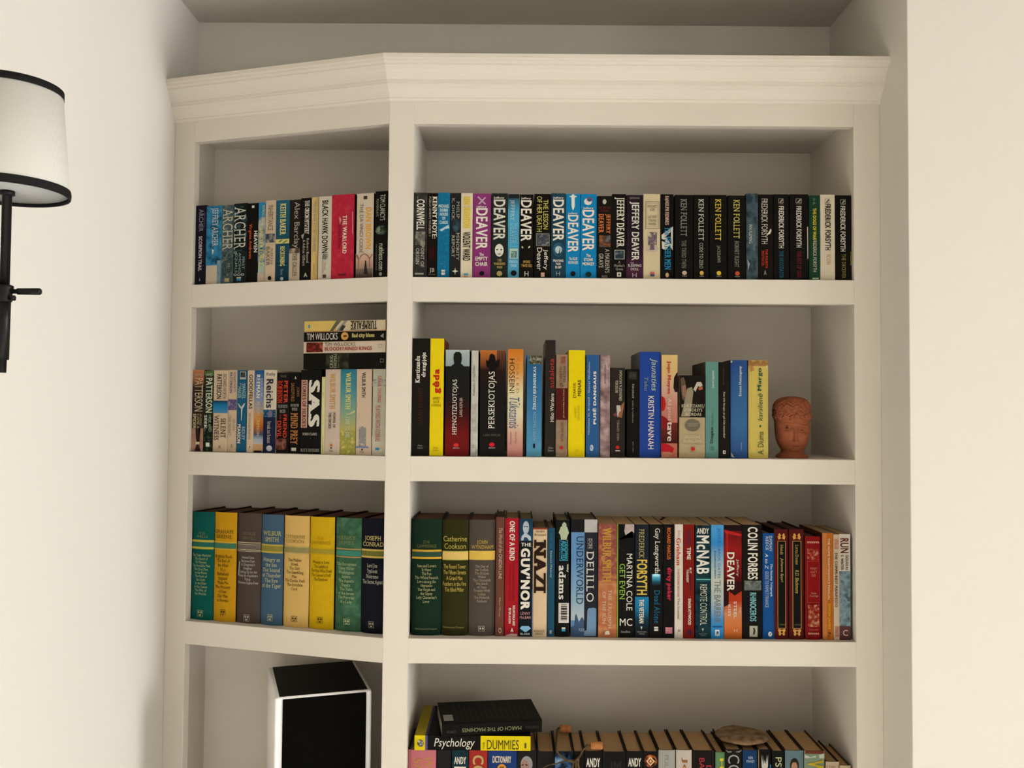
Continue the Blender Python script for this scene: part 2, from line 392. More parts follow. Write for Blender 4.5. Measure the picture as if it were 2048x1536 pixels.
# spine set-back and shelf height of every row; pixel columns and tops are turned into metres on the spine plane
ROWS = dict(R1=('top wide shelf', Z1B, 557), R2=('second wide shelf', Z2B, 915), R3=('third wide shelf', Z3B, 1276), R4=('lowest wide shelf', Z4B, 1700),
            L1=('top narrow shelf', Z1B, 560), L2=('second narrow shelf', Z2B, 907), L3=('third narrow shelf', Z3B, 1255))
def setback(row, x):
    if row == 'R3': return 0.024-0.010*(x-815)/890
    if row == 'L3': return 0.017+0.010*(x-380)/390
    return dict(R1=0.010, R2=0.013, R4=0.022, L1=0.009, L2=0.010)[row]
BOOKROWS = {}
def b(row, xl, xr, yt, col, look, *items, **kw):
    BOOKROWS.setdefault(row, []).append((xl, xr, yt, col, look, items, kw))
def build_row(row):
    name, zs, yb = ROWS[row]; lst = BOOKROWS[row]; n = len(lst)
    ym = yb-80                                 # one reading line for a whole row keeps neighbours apart
    for i, (xl, xr, yt, col, look, items, kw) in enumerate(lst):
        xc = (xl+xr)/2; jit = kw.pop('sb', random.uniform(-0.001, 0.0012)); sa, sb, sc = setback(row, xl), setback(row, xr), setback(row, xc); hb = kw.get('kind') == 'h'
        if row[0] == 'R':
            a, c, t = on_y(xl, ym, sa), on_y(xr, ym, sb), on_y(xc, yt, sc)
            W = c.x-a.x-0.0004; loc = (a.x+0.0002, sc+jit, zz(zs)+0.0003); rz = 0; k = i+1
            dep = kw.pop('dep', dict(R1=0.112, R2=0.14, R3=0.15, R4=0.125)[row])
        else:
            a, c, t = on_l(xl, ym, sa), on_l(xr, ym, sb), on_l(xc, yt, sc)
            ta, tb_ = (a-HV).dot(AXL), (c-HV).dot(AXL)
            W = tb_-ta-0.0005; o = HV+AXL*(ta+0.00025)+NIN*(sc+jit); loc = (o.x, o.y, zz(zs)+0.0003); rz = -ANG; k = n-i
            avail = (DB-0.004-o.y)/CA
            dep = min(kw.pop('dep', 0.15 if hb else 0.112), avail, (DIV0-0.001-(o.x+W*CA))/SA)
        H = t.z-zz(zs)-0.0003
        r = make_book(loc, rz, W, H, dep, col, items, **kw)
        tag(r, look+', '+ORD[k]+' from the centre post, '+name, 'book', 'books standing on the '+name)
W_, K_, GD, CR = '#dcd1bd', '#17130f', '#bf9440', '#cdbb9f'
PAN = [('p', '#c8683a', (40, 92, 50, 90.5, 60, 92, 60, 95, 50, 96, 40, 95))]
# ---- narrow bay, top shelf
b('L1', 390.7, 412.7, 411, '#1b1620', 'black paperback with lilac and white lettering', ('d', 'B', '#7b7386', (30, 72, 5, 33), 'ARCHER'), ('d', 'S', '#6b6474', (77, 87, 9, 28), 'JEFFREY'), ('d', 'B', '#c3b9b5', (33, 65, 39, 83), 'SCORPION TRAIL'), ('p', '#8d8790', (42, 95, 50, 91, 56, 95)))
b('L1', 412.7, 443.4, 412, '#3d86a6', 'sky blue paperback with pale statue base', ('n', '#3d86a6 #2c6f92 #1d3d4c', (0, 100, 0, 75), 55), ('n', '#c4b196 #b7a78f', (3, 75, 76, 100), 60), ('n', '#87969a #5f7c86', (75, 100, 70, 100), 80), ('d', 'R', '#c9cbc0', (28, 78, 3, 52), 'JEFFREY ARCHER'), ('p', '#c9c4b0', (40, 55, 55, 57, 45, 63)))
b('L1', 443.5, 467.3, 410.3, '#4c5a58', 'grey-green paperback with tall silver capitals', ('n', '#566462 #39494a #7d8477', (0, 100, 0, 100), 70), ('d', 'R', '#b9ae94', (6, 92, 4, 58), 'ARCHER'), ('d', 'R', '#23281f', (10, 85, 60, 90), 'A MATTER\nOF HONOUR'), ('r', '#a89b6c', (30, 70, 93, 98)))
b('L1', 467.3, 494, 407, '#1c211f', 'black paperback with silver chain motif', ('n', '#1d2422 #12120f #3f6064', (0, 100, 0, 60), 60), ('d', 'R', '#bdb9a8', (5, 92, 4, 58), 'ARCHER'), ('d', 'S', '#8f9c98', (12, 88, 62, 87), 'FIRST\nAMONG\nEQUALS'), ('d', 'Y', '#8f9a96', (5, 30, 60, 63), 'OOO'), ('h', 'Y', '#a2a69c', (8, 88, 88, 91), 'OOO'), ('r', '#3279a0', (32, 66, 94, 97)), ('r', '#c9b77a', (32, 66, 92.5, 94)))
b('L1', 494, 516.5, 406.5, '#14110d', 'black paperback with orange and white lettering', ('d', 'B', W_, (62, 94, 35, 62), 'HEAVEN'), ('d', 'B', '#c24f2c', (12, 45, 26, 70), 'Virginia Andrews'), ('r', '#cfc8b6', (40, 62, 3, 6)))
b('L1', 516.5, 530.5, 405, '#9fae9f', 'slim blue and white paperback with yellow capitals', ('r', '#2b7fa6', (0, 100, 0, 19)), ('n', '#2d4f6b #8a9aa0 #c4b89c', (0, 100, 19, 75), 60), ('r', '#b9a48c', (0, 100, 88, 100)), ('d', 'S', '#d8c25a', (55, 90, 4, 27), 'PATRICK LYNCH'), ('d', 'X', '#d6c75c', (25, 75, 31, 82), 'SINISTER FORCES'))
b('L1', 530.5, 551.3, 401, '#c4ab8d', 'tan paperback with grey serif title', ('d', 'S', '#57493e', (25, 75, 6, 37), 'INHERITANCE'), ('n', '#b59c82 #5d5f66 #2c2f36', (5, 95, 41, 52), 90), ('d', 'S', '#6d5c4c', (60, 78, 60, 78), 'KEITH'), ('d', 'S', '#5d4d3f', (15, 50, 57, 80), 'BAKER'), ('e', K_, (35, 70, 93, 98)))
b('L1', 551.5, 579, 400.5, '#215063', 'teal paperback with yellow twisted band', ('g', '#26596c #20495a #16303a', (0, 100, 0, 100)), ('d', 'X', '#d8cc7e', (30, 72, 4, 43), 'KEITH BAKER'), ('r', '#cdbf6e', (0, 100, 48, 53.5)), ('p', '#5f6f55', (20, 51, 45, 48.5, 55, 49, 30, 52)), ('p', '#5f6f55', (50, 53, 80, 49.5, 90, 50, 60, 53.5)), ('d', 'X', '#d8cc7e', (36, 70, 57, 81), 'RECKONING'), ('d', 'S', '#7d9288', (40, 62, 85, 92), 'Minerva'), ('e', '#a5ada0', (40, 64, 94.5, 99)))
b('L1', 579, 600.7, 399.7, '#241d18', 'half black half beige paperback', ('r', '#b7a48c', (0, 100, 64, 100)), ('n', '#241d18 #5a4a3c #b7a48c', (0, 100, 60, 66), 60), ('d', 'S', '#a89a8c', (30, 95, 3, 60), 'Alex Barclay'), ('d', 'R', '#4f4034', (35, 75, 66, 95), 'THE CALLER'))
b('L1', 600.7, 622.4, 396, '#17130f', 'black paperback with small white two-line author', ('d', 'X', W_, (38, 80, 3, 44), 'THE ORION MYSTERY'), ('p', '#9a9384', (8, 45, 35, 43, 25, 50, 12, 48)), ('d', 'R', '#b8ad99', (60, 82, 49, 79), 'Robert Bauval'), ('d', 'R', '#b8ad99', (25, 48, 51, 82), '& Adrian Gilbert'), ('h', 'B', '#bdb29e', (38, 72, 91, 96), 'A'))
b('L1', 622.4, 636, 395, '#cfae6f', 'slim yellow paperback with faint blue title', ('r', '#c2a05f', (62, 100, 0, 100)), ('d', 'R', '#4f7c86', (35, 68, 5, 66), 'THE LOST BOOK  A STORY  LEON HESSER'), ('d', 'S', '#8a6a34', (40, 60, 80, 95), 'ARROW'), side='#5c4a2c')
b('L1', 636.6, 663, 393, '#c8bba6', 'off-white paperback with heavy black title', ('d', 'B', K_, (28, 74, 5, 68), 'BLACK HAWK DOWN'), ('n', '#2c2c2c #6b6560 #c8bba6', (35, 75, 69, 76), 120), ('d', 'S', '#8d8376', (32, 62, 77, 92), 'MARK\nBOWDEN'), ('r', '#4a3f36', (40, 66, 94, 98)))
b('L1', 663, 708, 389, '#b42a3c', 'thick red paperback with creased spine', ('n', '#bd3343 #ad2436 #b42a3c', (0, 100, 0, 100), 70), ('d', 'X', '#e0cdb4', (50, 68, 25, 70), 'THE WARLORD'), ('d', 'R', '#5e1620', (30, 46, 30, 64), 'Malcolm Bosse'), ('r', '#701a28', (32, 68, 94, 96)), ('p', '#d28a8a', (92, 22, 95, 21, 96, 48, 93, 47)), ('p', '#d99a9a', (35, 26, 44, 30, 38, 36)), side='#1f0a0d')
b('L1', 712, 746.4, 386.7, '#cbb89e', 'beige paperback with orange capitals and arches picture', ('r', '#3b3028', (40, 62, 3, 7)), ('d', 'B', '#dd9a2e', (55, 88, 17, 66), 'DAN BROWN'), ('d', 'S', '#54463a', (20, 40, 12, 70), 'THE DA VINCI CODE'), ('g', '#cdb196 #c49a80 #9a7d6a', (0, 100, 71, 89)), ('g', '#7b675a #352a26', (0, 100, 89, 100)), ('r', '#8a6656', (14, 20, 76, 89)), ('r', '#8a6656', (78, 84, 76, 89)), ('p', '#8a6656', (0, 71.5, 12, 72.5, 20, 77, 30, 73, 50, 71, 70, 73, 82, 77, 95, 72, 100, 72.5, 82, 79, 66, 74, 50, 72, 34, 74, 18, 79, 0, 74)), ('p', '#332824', (48, 95, 54, 84, 56, 79, 62, 80, 66, 88, 74, 96)), side='#17130f')
b('L1', 749.7, 775, 382.5, '#14120f', 'black paperback with green-grey radar disc', ('d', 'S', '#b9b3a4', (40, 82, 4, 34), "TOM CLANCY'S"), ('d', 'S', '#8d887b', (10, 28, 9, 29), 'POWERPLAYS'), ('N', '#7c8a72 #3c4639 #14120f', (5, 95, 40, 51), 60), ('p', '#14120f', (45, 40, 52, 40, 54, 46, 66, 47, 40, 47.5, 45, 46)), ('d', 'S', '#c2bcab', (35, 78, 61, 92), 'ruthless.com'), ('d', 'S', '#77725f', (12, 20, 62, 92), 'EVERY DAY BEGINS THE POWER WITHIN'), ('e', '#8d8d80', (40, 64, 94, 98.5)))
# ---- wide bay, top shelf
b('R1', 826.5, 854.4, 385.5, '#33312e', 'charcoal paperback with smoky portrait', ('n', '#3a3834 #2a2825 #45423c', (0, 100, 0, 100), 40), ('d', 'S', '#a8a191', (25, 32, 4, 8), 'PATRICIA'), ('d', 'B', W_, (22, 80, 8, 44), 'CORNWELL'), ('n', '#8d8874 #5d594d #33312e', (15, 85, 46, 62), 80), ('d', 'R', '#b9af9a', (56, 80, 62, 88), 'POINT OF'), ('d', 'R', '#b9af9a', (20, 44, 66, 85), 'ORIGIN'), ('r', '#9c937f', (15, 78, 95, 97)))
b('R1', 854.8, 875, 386, '#18110d', 'black paperback with dim red panel', ('d', 'X', W_, (48, 94, 4, 54), 'KENNY NOYE:'), ('d', 'R', '#a89b88', (12, 34, 4, 51), 'PUBLIC ENEMY NUMBER 1'), ('d', 'S', '#5d1614', (25, 66, 63, 78), 'WENSLEY\nCLARKSON'), ('h', 'R', '#cfc4b0', (25, 72, 89, 95), 'JB'), ('h', 'S', '#8d8270', (12, 82, 96, 97.5), 'JOHN BLAKE'))
b('R1', 875, 899.5, 385, '#17688a', 'plain sea-blue paperback with torn white lettering', ('n', '#1a6e90 #155f80 #1d7496', (0, 100, 0, 100), 160), ('h', 'Y', '#b5c6c4', (6, 94, 14, 37), 'MICHAEL\nDOBBS\nHOUSE\nOF\nCARDS'), ('p', '#a8c2c4', (15, 44, 90, 38, 98, 42, 60, 43, 30, 46)), ('r', '#d5cdbd', (34, 64, 91, 93)), ('r', '#d5cdbd', (34, 64, 94, 97)))
b('R1', 899.8, 921.3, 386, '#232220', 'dark grey paperback with small white star', ('N', '#3d5b66 #29363b #232220', (20, 95, 30, 46), 60), ('d', 'R', '#a39c8c', (60, 86, 10, 30), 'PHILIP'), ('d', 'R', '#a39c8c', (16, 42, 6, 32), 'K. DICK'), ('d', 'R', '#b3ab98', (60, 88, 47, 80), 'MINORITY'), ('d', 'R', '#b3ab98', (18, 44, 50, 76), 'REPORT'), ('p', '#cfc8b2', (52, 88, 57, 91.5, 82, 92.5, 57, 93.5, 52, 97, 47, 93.5, 22, 92.5, 47, 91.5)))
b('R1', 921.3, 945, 386.5, '#d3c2a2', 'cream paperback with pale yellow block author', ('r', '#d8bd62', (20, 82, 4, 14)), ('r', '#d8bd62', (20, 82, 16.5, 42)), ('d', 'S', '#c3a44a', (28, 74, 4.5, 41), 'LEN DEIGHTON'), ('d', 'B', K_, (18, 84, 46, 80), 'VIOLENT WARD'), ('r', '#3b93a6', (30, 66, 95, 97)), ('r', '#b98a76', (30, 66, 98, 99.5)))
b('R1', 945.6, 982.3, 387, '#843368', 'purple paperback with crossed-bones emblem', ('p', '#b79aa6', (22, 4, 28, 3, 70, 12, 64, 13)), ('p', '#b79aa6', (64, 4, 70, 5, 34, 13, 28, 12)), ('h', 'X', W_, (18, 76, 14.5, 17.5), 'Jeffery'), ('d', 'B', W_, (16, 80, 17.5, 66), 'DEAVER'), ('h', 'B', W_, (36, 60, 70.5, 74), 'The'), ('h', 'B', W_, (15, 82, 75, 86), 'EMPTY\nCHAIR'), ('e', '#16121a', (38, 64, 92, 97.5)))
b('R1', 982.6, 1015.5, 387, '#222621', 'blackish green paperback with white mask', ('h', 'X', W_, (12, 78, 4, 7), 'Jeffery'), ('d', 'B', '#cfc8b6', (12, 84, 7.5, 55), 'DEAVER'), ('e', '#d5cdb9', (22, 76, 60, 75)), ('e', '#2a2a25', (30, 43, 66, 67.6)), ('e', '#2a2a25', (55, 68, 66, 67.6)), ('p', '#6b665a', (42, 71.5, 56, 71.5, 62, 72.5, 38, 72.5)), ('h', 'X', '#b39a55', (15, 86, 78, 89), 'THE\nVANISHED\nMAN'), ('e', '#a58d55', (34, 68, 92, 98.3)))
b('R1', 1015.5, 1038.6, 388, '#4b98b2', 'light blue paperback with black head band', ('r', '#1f2424', (0, 100, 0, 5)), ('g', '#2d4f5b #4b98b2 #4b9cb8', (0, 100, 5, 40)), ('d', 'R', '#b3c2c0', (15, 55, 7, 32), 'JEFFERY'), ('d', 'R', '#7fb2c2', (20, 75, 35, 59), 'DEAVER'), ('r', '#a5b9a8', (15, 90, 65, 77)), ('n', '#a5b9a8 #5d7a72 #2c3c38', (30, 80, 68, 76), 200), ('h', 'B', '#a3cdd6', (15, 88, 79, 87), 'SPEAKING IN\nTONGUES'), ('e', '#1b1715', (28, 80, 91, 97.5)))
b('R1', 1039, 1066.8, 389, '#15120d', 'black paperback with two cat eyes', ('h', 'X', W_, (10, 82, 3.5, 6.5), 'Jeffery'), ('d', 'B', W_, (8, 86, 7, 56), 'DEAVER'), ('p', '#d5c9a2', (14, 62.5, 22, 62, 28, 64.5, 18, 64.5)), ('p', '#d5c9a2', (62, 63, 76, 61.5, 78, 63, 66, 64.8)), ('h', 'B', '#b48a48', (12, 92, 79, 87), 'MORE\nTWISTED'), ('h', 'S', '#cfc6b2', (38, 66, 92, 98), 'H'))
b('R1', 1068, 1101.6, 388, '#14110e', 'black paperback with framed grey photograph', ('d', 'S', '#c9bb5e', (54, 84, 7, 42), 'THE LESSON'), ('d', 'S', '#c9bb5e', (16, 46, 3, 45), 'OF HER DEATH'), ('r', '#8d8468', (12, 93, 47, 62)), ('n', '#6b6d70 #33363b #9a9a94', (15, 90, 47.5, 61.5), 70), ('d', 'S', W_, (54, 84, 66, 90), 'Jeffery'), ('d', 'S', W_, (18, 48, 64, 91), 'Deaver'), ('r', '#c79a80', (42, 64, 93.5, 98.5)))
b('R1', 1102, 1131.3, 387, '#1d3a47', 'dark teal paperback with a moon', ('h', 'X', W_, (12, 86, 4, 7), 'Jeffery'), ('d', 'B', W_, (12, 88, 7.5, 56), 'DEAVER'), ('N', '#2e5a70 #1d3a47', (12, 92, 58, 75), 60), ('N', '#b9c4bd #7d9aa2', (27, 76, 62, 71), 90), ('p', '#1d2c33', (50, 72, 62, 63, 58, 74)), ('h', 'B', W_, (15, 86, 78, 88.5), 'PRAYING\nFOR\nSLEEP'), ('h', 'S', '#8d9894', (36, 62, 92, 97), 'H'))
b('R1', 1131.3, 1160, 388, '#1478a6', 'bright blue paperback with white dagger', ('p', '#d8d2c2', (24, 2.5, 40, 2, 44, 0.5, 56, 0.5, 60, 2, 76, 2.5, 76, 3.5, 62, 4, 62, 15, 50, 20, 40, 15, 38, 4, 24, 3.5)), ('h', 'X', W_, (16, 82, 22, 24.5), 'Jeffery'), ('d', 'B', W_, (14, 88, 25, 69), 'DEAVER'), ('h', 'B', '#c9cfc6', (18, 88, 75, 83), 'The BLUE\nNOWHERE'), ('e', '#1a1715', (35, 70, 91.5, 97.5)))
b('R1', 1160.4, 1193.7, 388, '#1579a8', 'bright blue paperback with red and white bird', ('e', '#d2cbbd', (22, 70, 5, 13)), ('e', '#8d4a52', (38, 72, 4, 9)), ('p', '#274f78', (40, 6, 62, 5, 66, 8, 50, 9)), ('h', 'X', W_, (16, 80, 15.5, 18.5), 'Jeffery'), ('d', 'B', W_, (12, 84, 19, 67), 'DEAVER'), ('h', 'B', W_, (14, 86, 71, 84.5), 'The\nSTONE\nMONKEY'), ('e', '#1c2a22', (34, 68, 92, 98)))
b('R1', 1194, 1224, 392, '#1b1713', 'black paperback with orange two-line author', ('e', '#b5ac98', (36, 62, 4, 10)), ('h', 'R', '#6d2a1e', (10, 90, 13, 19), 'NEW YORK TIMES\nBESTSELLER'), ('d', 'X', '#c9703a', (54, 88, 22, 46), 'JEFFERY'), ('d', 'X', '#c9703a', (10, 44, 22, 45), 'DEAVER'), ('n', '#8a5a36 #4a2c1c #5d6a72', (14, 90, 48, 62), 60), ('d', 'R', '#b5ab98', (54, 84, 64, 93), "A MAIDEN'S"), ('d', 'R', '#b5ab98', (12, 42, 70, 87), 'GRAVE'), ('r', '#5f564a', (30, 70, 96, 99)))
b('R1', 1224, 1252, 388, '#161411', 'black paperback with white name and framed eye', ('d', 'X', W_, (16, 88, 4, 63), 'JEFFERY DEAVER'), ('r', '#b9b3a2', (18, 90, 66, 77)), ('n', '#43525a #222a2f #74848a', (22, 86, 66.6, 76.4), 60), ('h', 'R', '#a39b8b', (15, 90, 79, 90), "A\nMaiden's\nGrave"), ('r', '#d5cdbb', (36, 66, 92.5, 97.5)), ('e', '#3a3530', (44, 58, 93.8, 96.2)))
b('R1', 1252.5, 1286.3, 390, '#231a20', 'plum-black paperback with purple foot', ('r', '#472233', (0, 100, 88, 100)), ('g', '#231a20 #2a1a24 #472233', (0, 100, 55, 88)), ('h', 'S', '#8d8379', (18, 78, 2.5, 5), 'THE BESTSELLING AUTHOR'), ('d', 'B', '#d3c8b8', (18, 76, 8, 78), 'JEFFERY DEAVER'), ('h', 'R', '#b8aba3', (24, 44, 80, 82), 'THE'), ('h', 'B', '#b9aca5', (10, 90, 82.5, 90), 'SLEEPING\nDOLL'), ('h', 'S', '#b59aa3', (36, 62, 93, 98), 'H'))
b('R1', 1286.3, 1320.6, 388, '#c9b58f', 'sand-coloured paperback with a ruled title plate', ('o', '#3d342a', (12, 94, 9, 41), 0.0008), ('o', '#5d5140', (19, 87, 11, 39), 0.0004), ('h', 'R', '#4d4234', (24, 82, 13, 37), 'MARGARET\nHOPE\n\nLAST KNIT\nSTRANGE\nWHISPER'), ('n', '#8b7b80 #5b4c58 #c9b58f', (28, 80, 45, 60), 70), ('e', '#b7a58c', (16, 90, 61, 68)), ('p', '#6b5560', (46, 58, 62, 60, 66, 66, 36, 66)), ('r', '#c2574a', (42, 66, 92, 94.5)), ('r', '#36476b', (42, 66, 94.5, 97)))
b('R1', 1320.6, 1347.4, 388.4, '#14120f', 'black paperback with turquoise blackletter title', ('d', 'X', '#cfa894', (36, 64, 2, 36), 'RANULPH FIENNES'), ('p', '#cdc3ae', (8, 48, 60, 42, 95, 38, 92, 66, 70, 60, 40, 66, 12, 64)), ('p', '#17130f', (40, 50, 80, 44, 84, 60, 76, 58)), ('p', '#17130f', (8, 53, 35, 54, 35, 57, 8, 55)), ('d', 'X', '#2b7fa2', (32, 78, 39, 89), 'The FEATHER MEN'), ('e', '#b9a26c', (38, 64, 92.5, 98)))
def follett(xl, xr, yt, c1, c2, t, vt, look, pan):
    b('R1', xl, xr, yt, '#14120e', look, ('d', 'R', c1, (32, 66, 5, vt[0]), 'KEN FOLLETT'), ('d', 'R', c2, (38, 62, vt[1], vt[2]), t), ('e', pan, (40, 66, 90, 95)), ('h', 'S', '#b5a995', (40, 66, 95.6, 97), 'PAN'), pages='#9c8c74')
follett(1349.3, 1386, 390, '#8d8778', '#7d776a', 'THE THIRD TWIN', (49, 54, 87), 'thick black paperback with dull grey lettering', '#c9a88a')
follett(1387, 1417.6, 390, '#cbc4b2', '#a8a293', 'CODE TO ZERO', (54, 57, 87), 'black paperback with white name over grey title', '#d0a83e')
follett(1419, 1454, 390, '#d2b146', '#8f897b', 'JACKDAWS', (54, 60, 80), 'black paperback with yellow name, short grey title', '#d6b42e')
follett(1455.7, 1491.5, 391, '#c9bd5c', '#8d877a', 'HORNET FLIGHT', (51, 54, 85), 'black paperback with yellow name and red imprint', '#c4502c')
b('R1', 1492.5, 1516, 387, '#27353b', 'slate paperback with swirling smoke', ('n', '#27353b #46565a #161c1e', (0, 100, 0, 100), 35), ('d', 'S', '#b9b6a8', (22, 52, 36, 58), 'IAN FLEMING'), ('d', 'S', '#77817f', (58, 78, 40, 66), 'DIAMONDS ARE FOREVER'), ('p', '#8d9490', (8, 76, 30, 82, 12, 90)))
def fors(xl, xr, yt, bg, c1, items, look, **kw): b('R1', xl, xr, yt, bg, look, *items, **kw)
fors(1516.6, 1546.7, 389, '#17130f', 0, [('d', 'S', '#c5baa6', (20, 62, 5, 58), 'FREDERICK FORSYTH'), ('p', '#d3bfa2', (55, 48, 82, 40, 88, 42, 80, 46)), ('d', 'B', '#b23c22', (45, 62, 64, 86), 'THE FOURTH'), ('d', 'B', '#b23c22', (20, 38, 66, 84), 'PROTOCOL'), ('h', 'R', '#a89d8b', (34, 54, 89, 94), 'A')], 'black paperback with red title and torn patch')
SEAL = lambda c: [('o', c, (32, 64, 5, 10), 0.0008), ('p', c, (40, 9, 56, 5.5, 60, 7, 46, 9.5)), ('r', c, (32, 64, 11, 11.4))]
fors(1547.4, 1578, 388.6, '#16130f', 0, SEAL('#a89f8d')+[('d', 'B', '#d0c6b2', (32, 66, 14, 63), 'FREDERICK FORSYTH'), ('d', 'R', '#2b6577', (36, 62, 66, 98), 'THE NEGOTIATOR')], 'black paperback with blue title')
fors(1579.6, 1617, 388.6, '#15120e', 0, SEAL('#a89f8d')+[('d', 'B', '#d0c6b2', (34, 62, 14, 62), 'FREDERICK FORSYTH'), ('d', 'R', '#7d2536', (38, 60, 66, 97), 'THE FIST OF GOD'), ('p', '#bfae94', (92, 38, 97, 38, 98, 74, 93, 76))], 'black paperback with crimson title and frayed edge')
fors(1618, 1640.5, 391, '#1d3a28', 0, [('h', 'S', '#7d8a72', (32, 58, 4, 11), 'T\nP'), ('d', 'B', '#d3bc38', (34, 64, 15, 52), 'THE DOGS OF WAR'), ('d', 'S', '#c9bfa8', (34, 66, 52, 90), 'FREDERICK FORSYTH'), ('r', '#a3b08d', (28, 84, 97, 99))], 'dark green paperback with yellow title')
fors(1640.5, 1670.6, 389, '#d2c2a6', 0, SEAL('#3d352c')+[('d', 'B', '#1d1813', (32, 70, 11, 65), 'FREDERICK FORSYTH'), ('d', 'R', '#c98d84', (40, 68, 70, 82), 'ICON')], 'ivory paperback with bold black name')
fors(1671, 1703, 390.5, '#14120f', 0, SEAL('#a89f8d')+[('d', 'B', '#cfc5b1', (30, 62, 13, 66), 'FREDERICK FORSYTH'), ('d', 'R', '#8f8244', (38, 62, 69, 98), 'THE DECEIVER'), ('r', '#8d7a2c', (93, 100, 66, 82))], 'black paperback with olive title')
# ---- narrow bay, second shelf
b('L2', 384.7, 407.8, 740, '#2a231d', 'dark paperback with orange top, pale runner picture', ('g', '#b5714a #9a6240 #2a231d', (0, 100, 0, 22)), ('n', '#2a231d #3a3026 #1c1814', (0, 100, 22, 72), 60), ('n', '#b58a72 #a87c64 #8a6450', (0, 100, 72, 100), 60), ('h', 'S', '#a88d76', (15, 90, 4, 9), 'JAMES'), ('d', 'S', '#c9b28c', (20, 92, 10, 51), 'PATTERSON'), ('d', 'B', '#c4b183', (10, 36, 54, 72), 'SPIDER'), ('d', 'S', '#b5a274', (44, 66, 54, 72), 'CAME A'), ('d', 'S', '#b5a274', (72, 88, 54, 68), 'ALONG'), ('p', '#2c1f1a', (35, 72, 80, 72, 72, 88, 66, 92, 85, 100, 30, 100, 50, 90, 40, 84)), ('r', '#cbbf9c', (40, 72, 88.5, 91.5)))
b('L2', 407.8, 426, 741.5, '#26301f', 'green-topped dark paperback with white capitals', ('r', '#4d6536', (0, 100, 0, 6)), ('n', '#1c2a1c #121610 #4c5a40', (0, 100, 60, 100), 120), ('h', 'S', '#a9ae93', (15, 90, 3, 8), 'JAMES'), ('d', 'B', '#c9c6a8', (18, 92, 9, 52), 'PATTERSON'), ('d', 'B', '#d0ccb4', (6, 38, 55, 72), 'SEEK'), ('d', 'S', '#a3a68c', (58, 84, 55, 75), 'HIDE AND'), ('r', '#d0d6bd', (32, 72, 89, 94)))
b('L2', 426, 455.3, 740.6, '#c7ad8e', 'tan paperback with blue water picture', ('d', 'B', '#1d1712', (22, 56, 5, 35), 'PATTERSON'), ('d', 'S', '#5d4f42', (64, 90, 5, 35), 'RICHARD NORTH'), ('g', '#1c2c38 #1d6a98 #2f78a0 #4a7fa0', (0, 100, 37.5, 52.5)), ('d', 'R', '#2a2019', (10, 42, 55, 86), 'WITNESS'), ('d', 'R', '#2a2019', (56, 90, 59, 83), 'SILENT'), ('h', 'R', '#5d4a3b', (40, 62, 92, 96), 'A'))
b('L2', 455.3, 472.9, 740, '#c4a98c', 'tan paperback with violet forest band', ('d', 'B', '#2d3f63', (14, 46, 3, 28), 'PATTERSON'), ('d', 'S', '#5b5668', (58, 88, 3, 27), 'RICHARD NORTH'), ('n', '#6b5a74 #4a4368 #9a8a92', (0, 100, 36, 49), 90), ('d', 'R', '#8a7159', (12, 40, 55, 80), 'THE NIGHT'), ('d', 'R', '#8a7159', (62, 84, 60, 74), 'ESCAPE'), ('h', 'R', '#7d6852', (38, 66, 90, 95), 'A'))
b('L2', 472.9, 493.7, 740.6, '#1f5570', 'blue paperback with silver bird', ('r', '#a8a594', (26, 84, 1.5, 11)), ('n', '#4a4f4c #22282a', (32, 78, 2.5, 8.5), 120), ('h', 'S', '#a3b5b2', (28, 84, 16, 19), 'THE'), ('d', 'B', '#8fb0a8', (10, 44, 20, 34), 'MAKER'), ('d', 'B', '#8fb0a8', (52, 88, 19, 35), 'ANGEL'), ('p', '#b9bdb2', (12, 40, 30, 42, 48, 45, 70, 41, 86, 40, 72, 45, 60, 47, 54, 60, 48, 62, 46, 47, 28, 45)), ('d', 'B', W_, (14, 46, 66, 89), 'PEARSON'), ('d', 'S', '#a9bcc0', (58, 88, 69, 85), 'RIDLEY'))
b('L2', 493.7, 507.4, 741, '#c9ae90', 'slim tan paperback with outlined black title', ('d', 'B', '#2b2119', (28, 82, 5, 47), 'GOODFELLAS'), ('d', 'S', '#5d4c3d', (32, 60, 52, 84), 'NICHOLAS PILEGGI'), ('p', '#3d2f26', (40, 96, 55, 92, 64, 93)))
b('L2', 507.4, 527, 740.6, '#3d5f85', 'blue paperback with orange sunset over the sea', ('g', '#1f4f78 #51719a #7d8aa0 #a9927c', (0, 100, 0, 52)), ('g', '#b98a5c #c47a34 #a85c22 #45485a', (0, 100, 52, 78)), ('g', '#3a5570 #9aa5ae #b9ada0', (0, 100, 78, 90)), ('n', '#b5875a #c49a6a', (0, 100, 90, 98), 60), ('r', '#2c2118', (10, 85, 97.5, 100)), ('d', 'X', W_, (25, 62, 5, 34), 'REEMAN'), ('d', 'S', '#c5c9c6', (70, 90, 10, 32), 'DOUGLAS'), ('d', 'R', '#d8b98a', (35, 62, 38, 80), 'BLOOD CRIMSON'))
b('L2', 527, 552.3, 740, '#cdbda3', 'white paperback with navy foot and scribbled emblem', ('r', '#1d2238', (0, 100, 56, 100)), ('n', '#2f6a94 #1d3350 #8aa8b4', (0, 100, 48, 57), 90), ('h', 'S', '#3d3a4a', (22, 92, 3, 8), 'Kathy'), ('d', 'B', '#33313c', (22, 78, 11, 46), 'Reichs'), ('e', '#6d6478', (38, 76, 49, 57)), ('d', 'R', '#b9a9a0', (36, 66, 62, 88), 'break no bones'), ('e', '#b3b2b0', (32, 78, 91, 98)))
